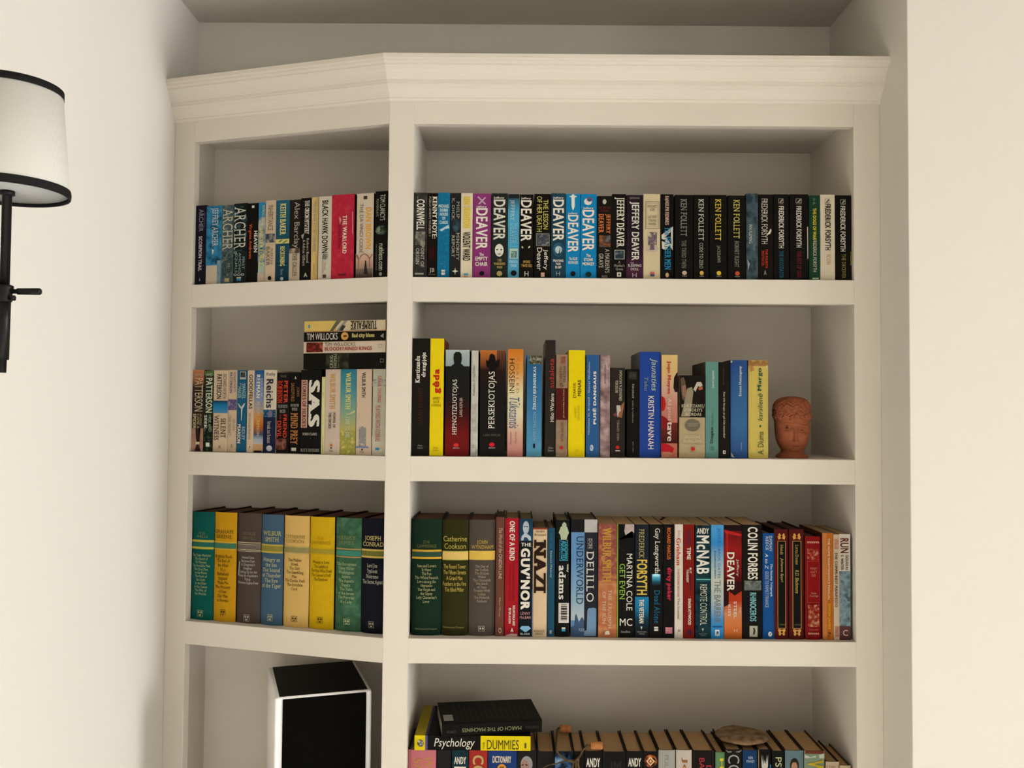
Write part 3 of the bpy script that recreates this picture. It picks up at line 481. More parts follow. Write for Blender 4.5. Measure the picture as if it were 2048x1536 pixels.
b('L2', 553, 578.3, 745.4, '#1a1513', 'black paperback with red two-line title', ('h', 'S', '#6d675d', (25, 74, 3, 6), 'THE ACE'), ('d', 'B', '#c2402c', (58, 88, 10, 38), 'PETER'), ('d', 'X', '#b8361f', (6, 46, 10, 38), 'ROBINSON'), ('h', 'S', '#a39c90', (12, 88, 40, 50), 'THE CHIEF INSPECTOR\nBANKS SERIES'), ('d', 'B', '#c2402c', (56, 86, 52, 81), 'FRIEND'), ('d', 'B', '#c2402c', (8, 42, 60, 81), 'DEVIL'), ('d', 'S', '#a8381f', (26, 42, 52, 58), 'OF THE'), ('n', '#1a1513 #6b3a30 #8d6a58', (0, 85, 82, 96), 90), pages='#a8875c')
b('L2', 578.8, 600.3, 745, '#15120f', 'black paperback with copper lettering', ('p', '#c9c0ae', (42, 8, 50, 4.5, 60, 8)), ('d', 'R', '#9a6a3c', (60, 90, 18, 30), 'JOHN'), ('d', 'R', '#9a6a3c', (12, 44, 13, 36), 'SANDFORD'), ('h', 'S', '#b5ab9a', (10, 88, 39, 47), 'NEW YORK TIMES\nBESTSELLER'), ('d', 'X', '#a8703c', (14, 80, 50, 89), 'MIND PREY'), ('r', '#bdb29e', (24, 70, 93, 97)), pages='#a8875c')
b('L2', 600.9, 641.9, 740, '#161512', 'thick black book with huge white stencil initials', ('d', 'Z', '#d5cbb8', (40, 94, 12, 68), 'SAS'), ('r', '#c4907a', (4, 34, 12, 69)), ('d', 'X', '#2b1712', (10, 28, 13, 68), 'STORIES OF HEROES'), ('h', 'R', '#bdb3a2', (14, 84, 75, 78), 'ROBIN CLARKE'), ('h', 'R', '#a8a090', (5, 96, 94, 97.5), 'BLITZ EDITIONS'), pages='#8d7a5c')
b('L2', 642.3, 650, 753.8, '#cfc68a', 'thin pale yellow booklet', ('d', 'S', '#8d8654', (35, 60, 20, 26), 'SHELL'), ('d', 'S', '#6b663f', (40, 65, 77, 98), 'CLASSIC'), pages='#b5a884')
b('L2', 650, 680.3, 738, '#c4ae98', 'beige paperback with gold serif author', ('d', 'X', '#c08a44', (32, 68, 5, 47), 'WILBUR SMITH'), ('d', 'X', '#4a3b2e', (55, 72, 51, 69), 'POWER OF'), ('d', 'X', '#4a3b2e', (26, 44, 51, 70), 'THE SWORD'), ('e', '#c06a30', (38, 56, 88, 91)), ('p', K_, (40, 92, 54, 92, 47, 94)), ('h', 'R', '#4a3b2e', (34, 60, 95, 97), 'Pan'))
b('L2', 680.3, 711.6, 738, '#3f7f86', 'teal to yellow paperback with grassland picture', ('g', '#2f7482 #4a868c #7d9a80 #b9a24a #c2a040', (0, 100, 0, 100)), ('n', '#b3a24e #8d8c44 #cdb55c', (0, 100, 72, 100), 90), ('d', 'X', '#d8ca72', (34, 66, 4, 47), 'WILBUR SMITH'), ('d', 'X', '#b9bda0', (36, 62, 51, 80), 'A TIME TO DIE'), ('p', '#c9b98a', (55, 52, 95, 48, 98, 50, 70, 53)))
b('L2', 711.6, 742.9, 738, '#c9b094', 'cream paperback with grey pencil sketch', ('d', 'B', '#221c18', (35, 60, 4, 33), 'WILBUR SMITH'), ('n', '#a89a8c #7d7a78 #c9b094', (20, 66, 68, 90), 120), ('p', '#8d8680', (34, 68, 44, 66, 54, 69, 58, 86, 32, 87)), ('r', '#6d7f9a', (4, 84, 90, 92)), ('p', K_, (36, 93, 52, 93, 44, 95)), ('h', 'R', '#4a3b2e', (32, 56, 95.6, 97.5), 'Pan'), side='#6b4526')
b('L2', 744.4, 771, 738, '#b3ad97', 'pale grey-green paperback with red title', ('n', '#5d7f80 #b3ad97 #3f6468', (0, 100, 12, 20), 80), ('r', '#b9b098', (0, 100, 78, 100)), ('d', 'R', '#b0383c', (40, 68, 8, 39), 'CRAIG THOMAS'), ('d', 'R', '#b0484a', (26, 62, 42, 84), 'PLAYING WITH COBRAS'), ('r', '#2b7fa0', (28, 58, 91.5, 94)), side='#8d6434')
# ---- wide bay, second shelf (bigger formats)
ALMA = [('h', 'R', '#8d877a', (34, 66, 90.5, 94), 'Alma\nlittera')]
b('R2', 823, 858.3, 676.7, '#1b1814', 'tall black hardback with white slanted lower-case title', ('u', 'X', W_, (16, 44, 15, 38), 'Kurtizanės'), ('u', 'X', W_, (54, 84, 12, 33), 'draugijoje'), ('u', 'R', '#4a211a', (38, 62, 42, 73), 'SARAH DUNANT'), *ALMA, kind='h', bulge=0.0)
b('R2', 859, 886.8, 677, '#dcc013', 'tall yellow book with red brush title', ('u', 'Y', '#b5281a', (20, 82, 26, 47), 'gėda'), ('h', 'R', '#4d4310', (12, 82, 50, 58), 'SARBJIT\nKAUR\nATHWAL'), ('h', 'R', '#7d6c14', (25, 66, 92.5, 96), 'Alma\nlittera'), side='#7a3a26')
DOT = [('e', '#c02a28', (36, 58, 88, 91.5)), ('h', 'S', '#b9ada0', (34, 62, 92, 93), 'OBUOLYS')]
b('R2', 890, 938.3, 699.6, '#1e1c18', 'thick black-to-red book with silhouetted man', ('g', '#a4aca6 #8d9894', (0, 100, 0, 15.5)), ('p', '#1d1d19', (32, 8, 34, 4, 42, 2, 58, 2, 66, 4, 68, 9, 64, 13, 80, 16, 98, 19, 98, 24, 2, 24, 2, 19, 20, 16, 36, 13)), ('g', '#1e1c18 #3a1512 #6b1815 #661613', (0, 100, 42, 100)), ('u', 'R', W_, (30, 54, 28, 80), 'HIPNOTIZUOTOJAS'), ('u', 'S', '#bfa89a', (60, 72, 45, 63), 'LARS KEPLER'), ('e', '#c8302c', (36, 58, 88, 91.5)), ('h', 'S', '#c9bdb0', (34, 60, 92, 93), 'OBUOLYS'))
b('R2', 941.5, 956, 701, '#bab3a5', 'slim grey-white book with handwritten title', ('n', '#bdb6a8 #b0a99c #8d8880', (0, 100, 50, 100), 60), ('u', 'I', '#3b3a40', (22, 60, 14, 43), 'Kabulo kregždės'), ('u', 'I', '#9a958a', (30, 70, 51, 68), 'Siba Shakib'), ('h', 'R', '#5d584e', (15, 70, 89, 92), 'Alma\nlittera'), side='#2a2722')
b('R2', 959.4, 1010, 700.8, '#1b1815', 'thick black book with orange window, lone figure', ('g', '#b5682c #8a4c26 #3a2018', (0, 66, 0, 18)), ('g', '#6b4028 #4a2c20 #2a1a15', (66, 100, 0, 20)), ('p', '#17120f', (34, 9, 38, 4, 48, 3, 58, 5, 62, 10, 70, 9, 78, 8, 76, 16, 62, 18, 66, 24, 38, 24, 40, 18, 26, 16, 22, 9, 30, 10)), ('g', '#2a1a15 #1b1815', (0, 100, 18, 36)), ('p', '#17120f', (40, 17, 58, 17, 66, 28, 36, 28)), ('u', 'R', W_, (34, 66, 20, 74), 'PERSEKIOTOJAS'), ('h', 'S', '#5d574d', (15, 84, 79, 81), 'LARS KEPLER'), ('e', '#c8202c', (38, 60, 87, 91)), ('h', 'S', '#c9bdb0', (36, 62, 91.5, 92.6), 'OBUOLYS'), side='#3a1c10')
b('R2', 1014.8, 1046, 698.3, '#c9b78a', 'orange to pink book with blue handwriting', ('g', '#c4701f #cc8a40 #d2c294 #d5c9a4 #c79a82 #b06a66', (0, 100, 0, 100)), ('d', 'S', '#30261f', (10, 44, 9, 41), 'HOSSEINI'), ('d', 'S', '#a8703c', (56, 72, 8, 41), 'K H A L E D'), ('d', 'I', '#4d5a78', (10, 80, 45, 74), 'Tūkstantis'), ('d', 'I', '#8a4a5a', (48, 62, 77, 88), 'saulių'), ('d', 'I', '#8a4a5a', (14, 32, 77, 89), 'skaisčių'))
b('R2', 1053, 1083.6, 711, '#33668a', 'blue book with speckled pebble top', ('g', '#2a567a #3a6f94 #5590a8', (0, 100, 8, 100)), ('n', '#2b2a20 #5d5a40 #98968a', (14, 100, 0, 8.5), 160), ('u', 'X', '#c2ccc8', (38, 66, 11, 54), 'ŽIRGŲ BERNIUKAS'), ('u', 'S', '#7fa5b8', (42, 62, 56, 84), 'RUPERT ISAACSON'), ('e', '#101a24', (44, 58, 87, 92)), side='#1a2a3a')
b('R2', 1090, 1110.7, 680, '#2a2620', 'tallest charcoal book with red lower-case title', ('u', 'S', '#a82f2a', (38, 84, 16, 41), 'sužalota'), ('u', 'S', W_, (50, 86, 46, 70), 'Hibo Wardere'), ('h', 'R', '#a39b8b', (30, 84, 91.5, 95.5), 'Alma\nlittera'), side='#8d8270')
b('R2', 1111.7, 1135, 709, '#8d7258', 'brown book with maroon middle band', ('n', '#94785c #876b52', (0, 100, 0, 100), 60), ('n', '#8a5a44 #7a4a38', (38, 80, 2, 9), 90), ('r', '#4f1a15', (0, 100, 33, 64)), ('u', 'S', '#c9b090', (60, 74, 34, 62), 'JAUNYSTĖS ŠALTINIS'), ('u', 'R', '#4a3526', (30, 50, 12, 27), 'TIBETO'), ('u', 'R', '#4a3526', (62, 84, 11, 27), 'PRATIMAI'), ('h', 'R', '#4a3526', (30, 62, 28, 32), '5'), ('u', 'R', '#5d4632', (46, 66, 66, 85), 'PETER KELDER'), ('e', '#a82a24', (34, 66, 89.5, 93)))
b('R2', 1136.3, 1170, 700.4, '#dcc10f', 'thick yellow book with brown stencilled title', ('u', 'B', '#4a3f18', (28, 48, 31, 45), 'ĮTAKOS'), ('u', 'B', '#4a3f18', (56, 76, 28, 43), 'MENAS'), ('u', 'R', '#a8921a', (38, 48, 53, 63), 'ROBERT'), ('u', 'R', '#a8921a', (56, 68, 52, 66), 'CIALDINI'), ('h', 'R', '#a8921a', (42, 66, 93, 95.5), 'Alma\nlittera'))
b('R2', 1171.5, 1198, 710, '#2c5480', 'blue book with wide white capitals', ('u', 'Y', W_, (50, 78, 16, 68), 'PUSĖ DANGAUS'), ('u', 'S', '#b9c4c9', (16, 32, 7, 78), 'Nicholas D. Kristof - Sheryl WuDunn'), ('e', '#c9cdc8', (32, 58, 88, 94)), ('p', '#2c5480', (36, 90, 44, 89, 42, 93)), ('p', '#2c5480', (46, 92, 52, 89, 50, 93.5)), side='#1a2c48')
b('R2', 1198, 1220, 709.8, '#9a8580', 'pinkish satin-patterned book', ('n', '#b39a94 #8a6f6b #5c4844', (12, 100, 0, 100), 45), ('r', '#4a3a34', (0, 12, 0, 100)), ('u', 'S', '#3d302d', (46, 62, 9, 28), 'BERNHARD SCHLINK'))
b('R2', 1221, 1250, 735.6, '#2a241d', 'dark brown book with clasped hands', ('u', 'R', '#c2b6a0', (32, 52, 14, 28), 'NUOTAKA'), ('u', 'R', '#c2b6a0', (56, 78, 3, 37), 'IŠRENGTA NUOGAI'), ('p', '#8d5a3c', (60, 44, 95, 38, 92, 44, 82, 52, 78, 56, 55, 55, 44, 48)), ('p', '#b0aa9a', (40, 42, 66, 42, 72, 48, 58, 50, 52, 56, 44, 52)), ('p', '#6b3a3a', (18, 52, 44, 49, 46, 55, 22, 54)), ('u', 'S', '#8a8172', (44, 60, 58, 81), 'NIKKI GEMMELL'), ('e', '#b52a24', (36, 62, 87, 91)), ('r', '#b9ada0', (34, 66, 92, 93.4)))
b('R2', 1253.6, 1280, 738, '#15130f', 'black book with small faded grey badge', ('n', '#3a3833 #24221e', (15, 75, 3, 12), 120), ('d', 'R', '#b5ac9a', (38, 56, 17, 33), 'Dalia Juknytė'), ('d', 'S', '#8d8678', (38, 52, 36, 61), 'DIEVŲ MIŠKAS'), ('d', 'S', '#8d8678', (42, 54, 82, 94), 'tyto alba'))
b('R2', 1279, 1321.5, 703.6, '#233f86', 'thick royal blue book with white sans capitals', ('r', '#1d3674', (92, 100, 0, 100)), ('d', 'I', '#a8b29a', (48, 84, 6, 37), 'Jaunaties'), ('d', 'I', '#7d8a78', (22, 40, 24, 37), 'Taku'), ('d', 'S', W_, (40, 68, 42, 92), 'KRISTIN HANNAH'), side='#6b6660')
b('R2', 1322.6, 1355, 710, '#b3674f', 'book with red dress picture and red title', ('g', '#d0b070 #cda86c #c29a80 #b87a66 #b06a58', (0, 100, 0, 66)), ('g', '#6b2a22 #3a1814', (0, 100, 66, 86)), ('p', '#211915', (78, 22, 92, 18, 100, 17, 100, 36, 84, 36, 74, 32)), ('p', '#a8201f', (0, 40, 20, 42, 28, 48, 18, 54, 0, 55)), ('p', '#7d1a1c', (0, 59, 25, 61, 48, 65, 40, 72, 0, 72)), ('p', '#a81c24', (0, 86, 40, 87, 78, 91, 70, 95, 0, 94)), ('p', '#b5765c', (0, 95, 50, 94, 70, 96.5, 40, 100, 0, 100)), ('d', 'X', '#b5302a', (32, 58, 6, 38), 'Jojo Moyes'), ('d', 'R', '#d5b8a2', (34, 62, 42, 64), 'Aš prieš'), ('d', 'X', '#d5c2ae', (36, 64, 65, 84), 'tave'))
b('R2', 1358.4, 1410.5, 750.8, '#a8946e', 'khaki book with dancing couple photograph', ('n', '#17130f #1d1814', (0, 100, 0, 51), 50), ('p', '#5d4a36', (4, 4, 16, 2, 24, 8, 22, 14, 30, 22, 26, 34, 10, 28, 6, 16)), ('p', '#8a6450', (10, 13, 24, 11, 28, 20, 22, 28, 12, 24)), ('p', '#b9ac94', (54, 17, 68, 8, 84, 8, 90, 12, 80, 14, 72, 13, 62, 20)), ('p', '#a85a3a', (72, 15, 90, 13, 90, 17, 76, 18)), ('p', '#8d7f66', (30, 16, 48, 14, 54, 20, 48, 36, 40, 50, 6, 50, 14, 40)), ('h', 'R', '#c9bc9c', (8, 96, 35, 49), 'KURTIZANIŲ\nSPINDESYS\nSKURDAS'), ('e', '#6b6250', (22, 80, 53.5, 68)), ('h', 'S', '#a3977c', (30, 72, 58, 62), 'LAISVALAIKIO\nBIBLIOTEKA'), ('h', 'R', '#c9bb98', (15, 86, 72, 81), 'HONORÉ\nde BALZAC'), ('r', '#7d6c50', (10, 92, 83, 83.4)), ('e', '#b8281e', (44, 60, 87, 91.5)), ('h', 'S', '#4d4030', (40, 62, 92, 93), 'OBUOLYS'))
b('R2', 1411, 1437.4, 723.6, '#5c8579', 'sage green book with bold black title', ('u', 'S', '#cfd3c2', (46, 70, 9, 27), 'Laura Lippman'), ('u', 'X', '#17201c', (36, 64, 68, 85), 'Dingusi'), ('u', 'S', '#3d5a50', (46, 62, 53, 66), 'Gillian Flynn'), ('h', 'R', '#31483f', (36, 66, 88, 92), 'Alma\nlittera'), side='#4a4a3a')
b('R2', 1437.7, 1459.3, 724.3, '#1b1814', 'narrow black book with white handwritten title', ('d', 'S', '#7d4f44', (36, 46, 6, 24), 'Ilona Ežerinytė'), ('d', 'R', '#cfc5b0', (36, 58, 31, 79), 'Kam būti žmogui, jei gali būti naminuku?'), ('r', '#cfc5b0', (36, 60, 92, 95.5)), ('r', '#1b1814', (45, 54, 93, 94.5)), side='#5d3a30')
b('R2', 1461, 1496, 720, '#2e4b7c', 'worn blue hardback with white serif author', ('g', '#2a4678 #345a86 #3a628c #2c4a78', (3, 97, 1, 99)), ('p', '#b9b2a2', (3, 0.5, 12, 1, 8, 3, 2, 2.5)), ('p', '#b9b2a2', (4, 94, 14, 97, 22, 99.5, 6, 98.5)), ('u', 'X', '#c0c6c4', (48, 66, 6, 37), 'Ernest Hemingway'), ('u', 'S', '#8d9cb0', (56, 64, 84, 92), 'romanai'), kind='h', bulge=0.003)
b('R2', 1497, 1537, 720.3, '#c2ab55', 'yellow hardback with torn head and green title', ('n', '#a87a44 #8a5f34 #c2ab55', (0, 100, 0, 6), 70), ('p', '#a87a44', (4, 5, 22, 6, 30, 10, 10, 12, 4, 9)), ('p', '#cbbd98', (88, 5, 96, 6, 92, 11)), ('u', 'X', '#1d4d38', (44, 70, 8, 32), 'Margo'), ('u', 'I', '#1d4d38', (44, 70, 34, 62), 'karalienė'), ('e', '#1d4d38', (54, 62, 66, 68.5)), ('u', 'S', '#3d4f2c', (44, 74, 73, 96), 'A. Diuma'), kind='h', bulge=0.002)
# ---- narrow bay, third shelf: a set of omnibus hardbacks
def omni(row, xl, xr, yt, bg, look, name, nc, nr, bands, lst, lc, lr, mark, mv=(89, 96), st='R', extra=(), **kw):
    it = list(extra)+[('r', c, (0.5, 99.5, a, z)) for c, a, z in bands]
    it += [('h', st, nc, nr, name), ('h', st, lc, lr, lst)]
    if mark: it += [('o', mark, (38, 62, mv[0], mv[1]), 0.0007), ('e', mark, (42, 49, mv[0]+1, mv[0]+3)), ('e', mark, (52, 59, mv[0]+1, mv[0]+3)), ('e', mark, (45, 56, mv[0]+3.6, mv[1]-0.8))]
    b(row, xl, xr, yt, bg, look, *it, kind='h', pages='#6b4a38', inner='#2e1a14', **kw)
omni('L3', 379, 425, 1023.7, '#0f5147', 'teal-green hardback omnibus with two gold lines', 'H.G.\nWELLS', '#7d8a52', (26, 76, 18.5, 24), [('#b9a83c', 26, 28), ('#2c6455', 28, 32.5), ('#b9a83c', 32.5, 34.5)], 'The Time Machine\nThe Island of\nDr Moreau\nThe Invisible Man\nThe First Men\nin the Moon\nThe Food of\nthe Gods\nIn the Days\nof the Comet\nThe War of\nthe Worlds', '#a3aa78', (8, 90, 39, 77), '#a3aa78', (91, 97))
omni('L3', 425, 470, 1024.6, '#c08c17', 'mustard yellow hardback omnibus with green band', 'GRAHAM\nGREENE', '#5d4a1c', (5, 88, 16, 24), [('#c9a93a', 27, 28), ('#3f6f58', 28.4, 33), ('#c9a93a', 33.4, 34.3)], "Brighton Rock\nThe End of\nthe Affair\nIt's a\nBattlefield\nEngland\nMade Me\nThe Ministry\nof Fear\nOur Man\nin Havana", '#3d2c10', (8, 86, 39, 82), '#3d2c10', (89, 94))
omni('L3', 470.3, 518.6, 1026.5, '#4d4037', 'brown hardback omnibus with scuffed label', 'GEORGE\nORWELL', '#75694a', (25, 82, 17, 24), [('#c9b98d', 26.5, 27.2), ('#b9ab8a', 28.2, 28.7), ('#6d6056', 28.7, 32.5), ('#c9b98d', 33, 33.6), ('#b9ab8a', 34.4, 34.9)], 'Animal Farm\nBurmese Days\nA Clergyman\'s\nDaughter\nComing Up for Air\nKeep the Aspidistra\nFlying\nNineteen Eighty-Four', '#b5ab9a', (8, 94, 39, 65), '#b5ab9a', (92, 98), extra=(('p', '#b0a89c', (10, 44, 14, 45, 10, 56, 6, 58)),))
omni('L3', 519.5, 563.8, 1029, '#40596b', 'slate blue hardback omnibus with olive band', 'WILBUR\nSMITH', '#c2b26a', (9, 94, 15, 24.5), [('#b8a040', 27, 28.4), ('#8a7c34', 28.4, 33.3), ('#b8a040', 33.3, 34.8)], 'Hungry as\nthe Sea\nThe Sound\nof Thunder\nThe Eye\nof the Tiger', '#bdb688', (8, 94, 39, 67), '#b5ae80', (90, 96))
omni('L3', 564.3, 615.7, 1031.4, '#cfa75e', 'pale honey hardback omnibus with olive band', 'CATHERINE\nCOOKSON', '#94763c', (6, 86, 17.5, 24.5), [('#b09a5c', 27.4, 28.6), ('#8d8250', 28.6, 33), ('#b09a5c', 33, 34)], 'The Mallen\nStreak\nThe Girl\nThe Gambling\nMan\nThe Cinder Path\nThe Invisible\nCord', '#4a3820', (8, 88, 38.5, 67), '#4a3820', (90, 95))
omni('L3', 616, 666, 1034, '#c9a014', 'bright yellow hardback omnibus with faint olive band', 'D.H.\nLAWRENCE', '#a3801c', (10, 86, 17.5, 24.5), [('#b8961c', 28, 29), ('#9c8a2c', 29, 32.5), ('#b8961c', 32.5, 33.5)], 'Women in Love\nThe Ladybird\nThe Man Who Died\nThe Captain\'s Doll\nThe Rainbow', '#4d3a0c', (8, 92, 39, 57), '#4d3a0c', (89, 94.5))
omni('L3', 668.4, 720, 1036, '#3d6044', 'moss green marbled hardback omnibus', 'HENRY\nJAMES', '#7d7f4c', (6, 82, 16, 24.5), [('#a88a50', 27, 28.2), ('#3f7f6c', 29, 33.5), ('#a88a50', 34, 35)], 'The Europeans\nDaisy Miller\nWashington\nSquare\nThe Aspern\nPapers\nThe Turn\nof the Screw\nThe Portrait\nof a Lady', '#a8b080', (6, 84, 39.5, 76), '#b5b88c', (89, 94), extra=(('n', '#43684a #35573e #4f7455', (0, 100, 0, 100), 30),))
omni('L3', 720.5, 767.5, 1036.3, '#15161f', 'navy black hardback omnibus with gold lines', 'JOSEPH\nCONRAD', '#cbb56c', (8, 96, 15.5, 24.5), [('#c4a850', 27, 28.6), ('#6b6a30', 28.6, 33), ('#c4a850', 33, 34.6)], "Lord Jim\nTyphoon\nNostromo\nThe Secret Agent", '#b5ae98', (8, 94, 39.5, 58), '#b0a888', (89.5, 95))
# ---- wide bay, third shelf
omni('R3', 822.2, 882.5, 1038, '#15291b', 'dark green hardback omnibus with two gold lines', 'D.H.\nLAWRENCE', '#6b6a34', (18, 82, 18.5, 24.5), [('#c4982c', 26.5, 28.2), ('#2f4536', 28.2, 32.7), ('#c4982c', 32.7, 34.4)], 'Sons and Lovers\nSt Mawr\nThe Fox\nThe White Peacock\nLove among the\nHaystacks\nThe Virgin and\nthe Gypsy\nLady Chatterley\'s\nLover', '#a8a070', (12, 90, 39, 72), None, extra=(('h', 'R', '#8d8a5c', (14, 86, 93.8, 95.5), 'Heinemann/Octopus'),))
omni('R3', 883.4, 936, 1040, '#2c2a0e', 'olive hardback omnibus with wide cream band', 'Catherine\nCookson', '#b3a04c', (4, 94, 14, 25), [('#b5ac54', 27, 27.8), ('#d3b060', 27.8, 34), ('#b5ac54', 34, 34.8)], 'The Round Tower\nThe Fifteen Streets\nA Grand Man\nFeathers in the Fire\nThe Blind Miller', '#b8a04c', (4, 92, 38.5, 62), None, st='S', extra=(('h', 'R', '#948a4c', (6, 86, 92, 94), 'Heinemann/Octopus'),))
omni('R3', 937, 989.5, 1040, '#4c4238', 'grey-brown hardback omnibus with wide orange band', 'JOHN\nWYNDHAM', '#bd9a3c', (8, 94, 17.5, 25), [('#d2ac4a', 26.8, 34.6)], 'The Day of\nthe Triffids\nThe Kraken\nWakes\nThe Chrysalids\nThe Seeds\nof Time\nTrouble With\nLichen\nThe Midwich\nCuckoos', '#a3947c', (16, 84, 39, 71), '#b5aa94', (91.5, 96))
b('R3', 990.6, 1008, 1034.6, '#653c2f', 'slim brown hardback with italic pink title', ('d', 'I', '#bf9c88', (35, 78, 9, 30), 'The World of the'), ('d', 'S', '#c5a894', (36, 72, 31, 52), 'ONEDIN LINE'), ('d', 'I', '#b08c78', (36, 64, 67, 84), 'Alison McLeay'), ('e', '#b08c78', (36, 76, 93, 97.5)), ('e', '#653c2f', (44, 68, 94, 96.5)), kind='h', pages='#6b5c48', bulge=0.001)
b('R3', 1009, 1037.4, 1036.4, '#9c1a22', 'red hardback with white capitals and torn foot', ('d', 'B', W_, (32, 70, 2.5, 36), 'ONE OF A KIND'), ('d', 'S', '#6b141a', (30, 42, 40, 70), 'THE RISE AND FALL OF'), ('d', 'S', '#6b141a', (55, 68, 37, 70), 'STUEY UNGAR POKER KING'), ('d', 'B', W_, (58, 76, 74, 91), 'NOLAN DALLA AND'), ('d', 'B', W_, (30, 46, 76, 89), 'PETER ALSON'), ('h', 'Y', W_, (45, 64, 93, 96.5), 'A'), ('p', '#b9948a', (10, 99, 50, 97.5, 92, 98, 92, 100, 10, 100)), kind='h', pages='#a88a64', bulge=0.001)
b('R3', 1037.7, 1065, 1037.4, '#13181b', 'black hardback with bald man photograph', ('g', '#1c3444 #1f3f58', (0, 100, 0, 19)), ('N', '#b5babc #8f999e', (25, 72, 2, 13), 60), ('p', '#aeb4b6', (12, 18.5, 16, 15, 40, 12, 58, 13, 84, 15, 88, 18.5)), ('p', '#22303a', (34, 6.5, 46, 6.2, 46, 7, 34, 7.2)), ('p', '#22303a', (52, 6.2, 64, 6.5, 64, 7.2, 52, 7)), ('h', 'B', W_, (14, 88, 20.5, 23.5), 'THE'), ('d', 'Y', W_, (12, 82, 25, 77), "GUV'NOR"), ('h', 'S', '#c08d88', (8, 88, 79, 85), 'LENNY\nMcLEAN'), ('p', '#7fb0c9', (8, 93, 22, 91, 74, 91, 90, 93, 50, 96.5)), ('h', 'B', '#c9cdc8', (12, 82, 96.8, 98.3), 'BLAKE'), ('p', '#2c5488', (96, 60, 100, 60, 100, 99, 96, 99)), kind='h', pages='#8a7656', bulge=0.001)
b('R3', 1065, 1094, 1055.6, '#cdb08a', 'tan hardback with huge black slab capitals', ('r', '#8d3a24', (0, 100, 0, 1.5)), ('h', 'R', '#4a2c1e', (10, 90, 2, 7.5), 'André\nBrissaud'), ('d', 'Z', '#2a1a12', (8, 92, 11, 60), 'NAZI'), ('h', 'R', '#3d2a1c', (10, 88, 94, 98), 'BODLEY\nHEAD'), kind='h', pages='#8a7656', bulge=0.001)
b('R3', 1094.3, 1109.4, 1055.6, '#20475a', 'slim dark teal hardback with pale serif author', ('d', 'R', '#9fb0b0', (30, 64, 21, 46), 'Seamus Heaney'), ('d', 'R', '#3f6a7c', (30, 60, 5, 19), 'DISTRICT AND'), ('h', 'X', '#b9c0b8', (32, 66, 94, 97), 'ff'), kind='h', pages='#8a7656', bulge=0.001)
b('R3', 1111, 1138.6, 1040, '#141714', 'black hardback with footballer and barcode', ('N', '#b3b99a #8d9a7c', (44, 78, 2, 8), 60), ('p', '#a8b08c', (20, 11, 34, 6, 52, 5, 82, 6, 96, 11, 84, 14, 78, 17, 38, 17, 32, 13)), ('r', '#1d2a2a', (30, 84, 17, 34.5)), ('o', '#4aa0b5', (28, 86, 17, 35), 0.0008), ('d', 'B', '#3f9cb4', (38, 80, 18, 34), 'ADDICTED'), ('d', 'X', W_, (78, 94, 38, 45), 'tony'), ('d', 'X', '#d0c8b8', (22, 72, 39, 68), 'adams'), ('r', '#c9c0b2', (22, 98, 71, 88)), *[('r', '#3a3630', (40, 84, 72.2+k*1.4, 72.2+k*1.4+0.5+0.3*(k % 3))) for k in range(10)], ('r', '#c9bd98', (46, 72, 91.5, 93)), ('r', '#2b88a8', (46, 72, 93, 95)), kind='h', pages='#8a7656', bulge=0.001)
b('R3', 1141.7, 1195, 1039, '#5f86a8', 'thick hardback half sky blue half charcoal', ('r', '#26262b', (50, 100, 0, 100)), ('r', '#1d1a1b', (0, 50, 0, 11)), ('r', '#b0aaa0', (50, 99, 0, 11)), ('g', '#5f86ac #5d84aa #7d9ab0 #a8b4b0', (0, 50, 11, 86)), ('p', '#3c5069', (0, 92, 14, 90, 16, 82, 20, 80, 26, 84, 30, 88, 38, 84, 44, 83, 50, 86, 50, 100, 0, 100)), ('p', '#6b86a0', (62, 78, 66, 75.5, 88, 75, 96, 76, 96, 99, 50, 99, 50, 95, 60, 94)), ('d', 'R', '#243648', (20, 46, 14, 72), 'UNDERWORLD'), ('o', '#8d8a84', (62, 80, 16, 25), 0.0005), ('d', 'R', '#b9b4aa', (66, 78, 16.5, 24.5), 'DON'), ('d', 'R', '#cfc9bc', (58, 86, 27, 70), 'DELILLO'), ('h', 'S', '#93a4b4', (30, 52, 92.5, 95), 'PICADOR'), kind='h', pages='#7d6a50', bulge=0.001)
b('R3', 1196.4, 1233.4, 1047.4, '#b06c44', 'terracotta paperback with gold shadow lettering', ('n', '#b4734a #a8623c #c28458', (0, 100, 0, 100), 40), ('n', '#9a5a4a #7d4038 #b4734a', (0, 100, 0, 50), 60), ('d', 'X', '#b58a34', (22, 70, 3, 51), 'WILBUR SMITH'), ('r', '#b58a5c', (8, 95, 53, 53.6)), ('d', 'R', '#d0b294', (54, 72, 58, 92), 'THE TRIUMPH'), ('d', 'R', '#d0b294', (22, 40, 60, 88), 'OF THE SUN'), ('p', '#dcc9b0', (36, 95, 46, 94, 58, 94, 64, 97, 52, 97.5, 36, 97.5)), pages='#bd9a6e')
b('R3', 1233.8, 1268.8, 1048.3, '#141310', 'black paperback with lime stripe and title', ('r', '#86a82c', (0, 5, 0, 100)), ('n', '#c0ada0 #9a8a80', (40, 98, 0, 11), 50), ('p', '#141310', (5, 0, 45, 0, 40, 6, 48, 10, 60, 12, 98, 12, 98, 8, 84, 6, 92, 12, 5, 14)), ('d', 'S', '#8fb03c', (14, 46, 35, 66), 'GET EVEN'), ('d', 'S', W_, (54, 88, 26, 76), 'MARTINA COLE'), ('h', 'S', W_, (16, 88, 83, 89.5), 'MC'), ('h', 'S', '#a39c8c', (24, 76, 93.5, 95.5), 'headline'), pages='#bd9a6e')
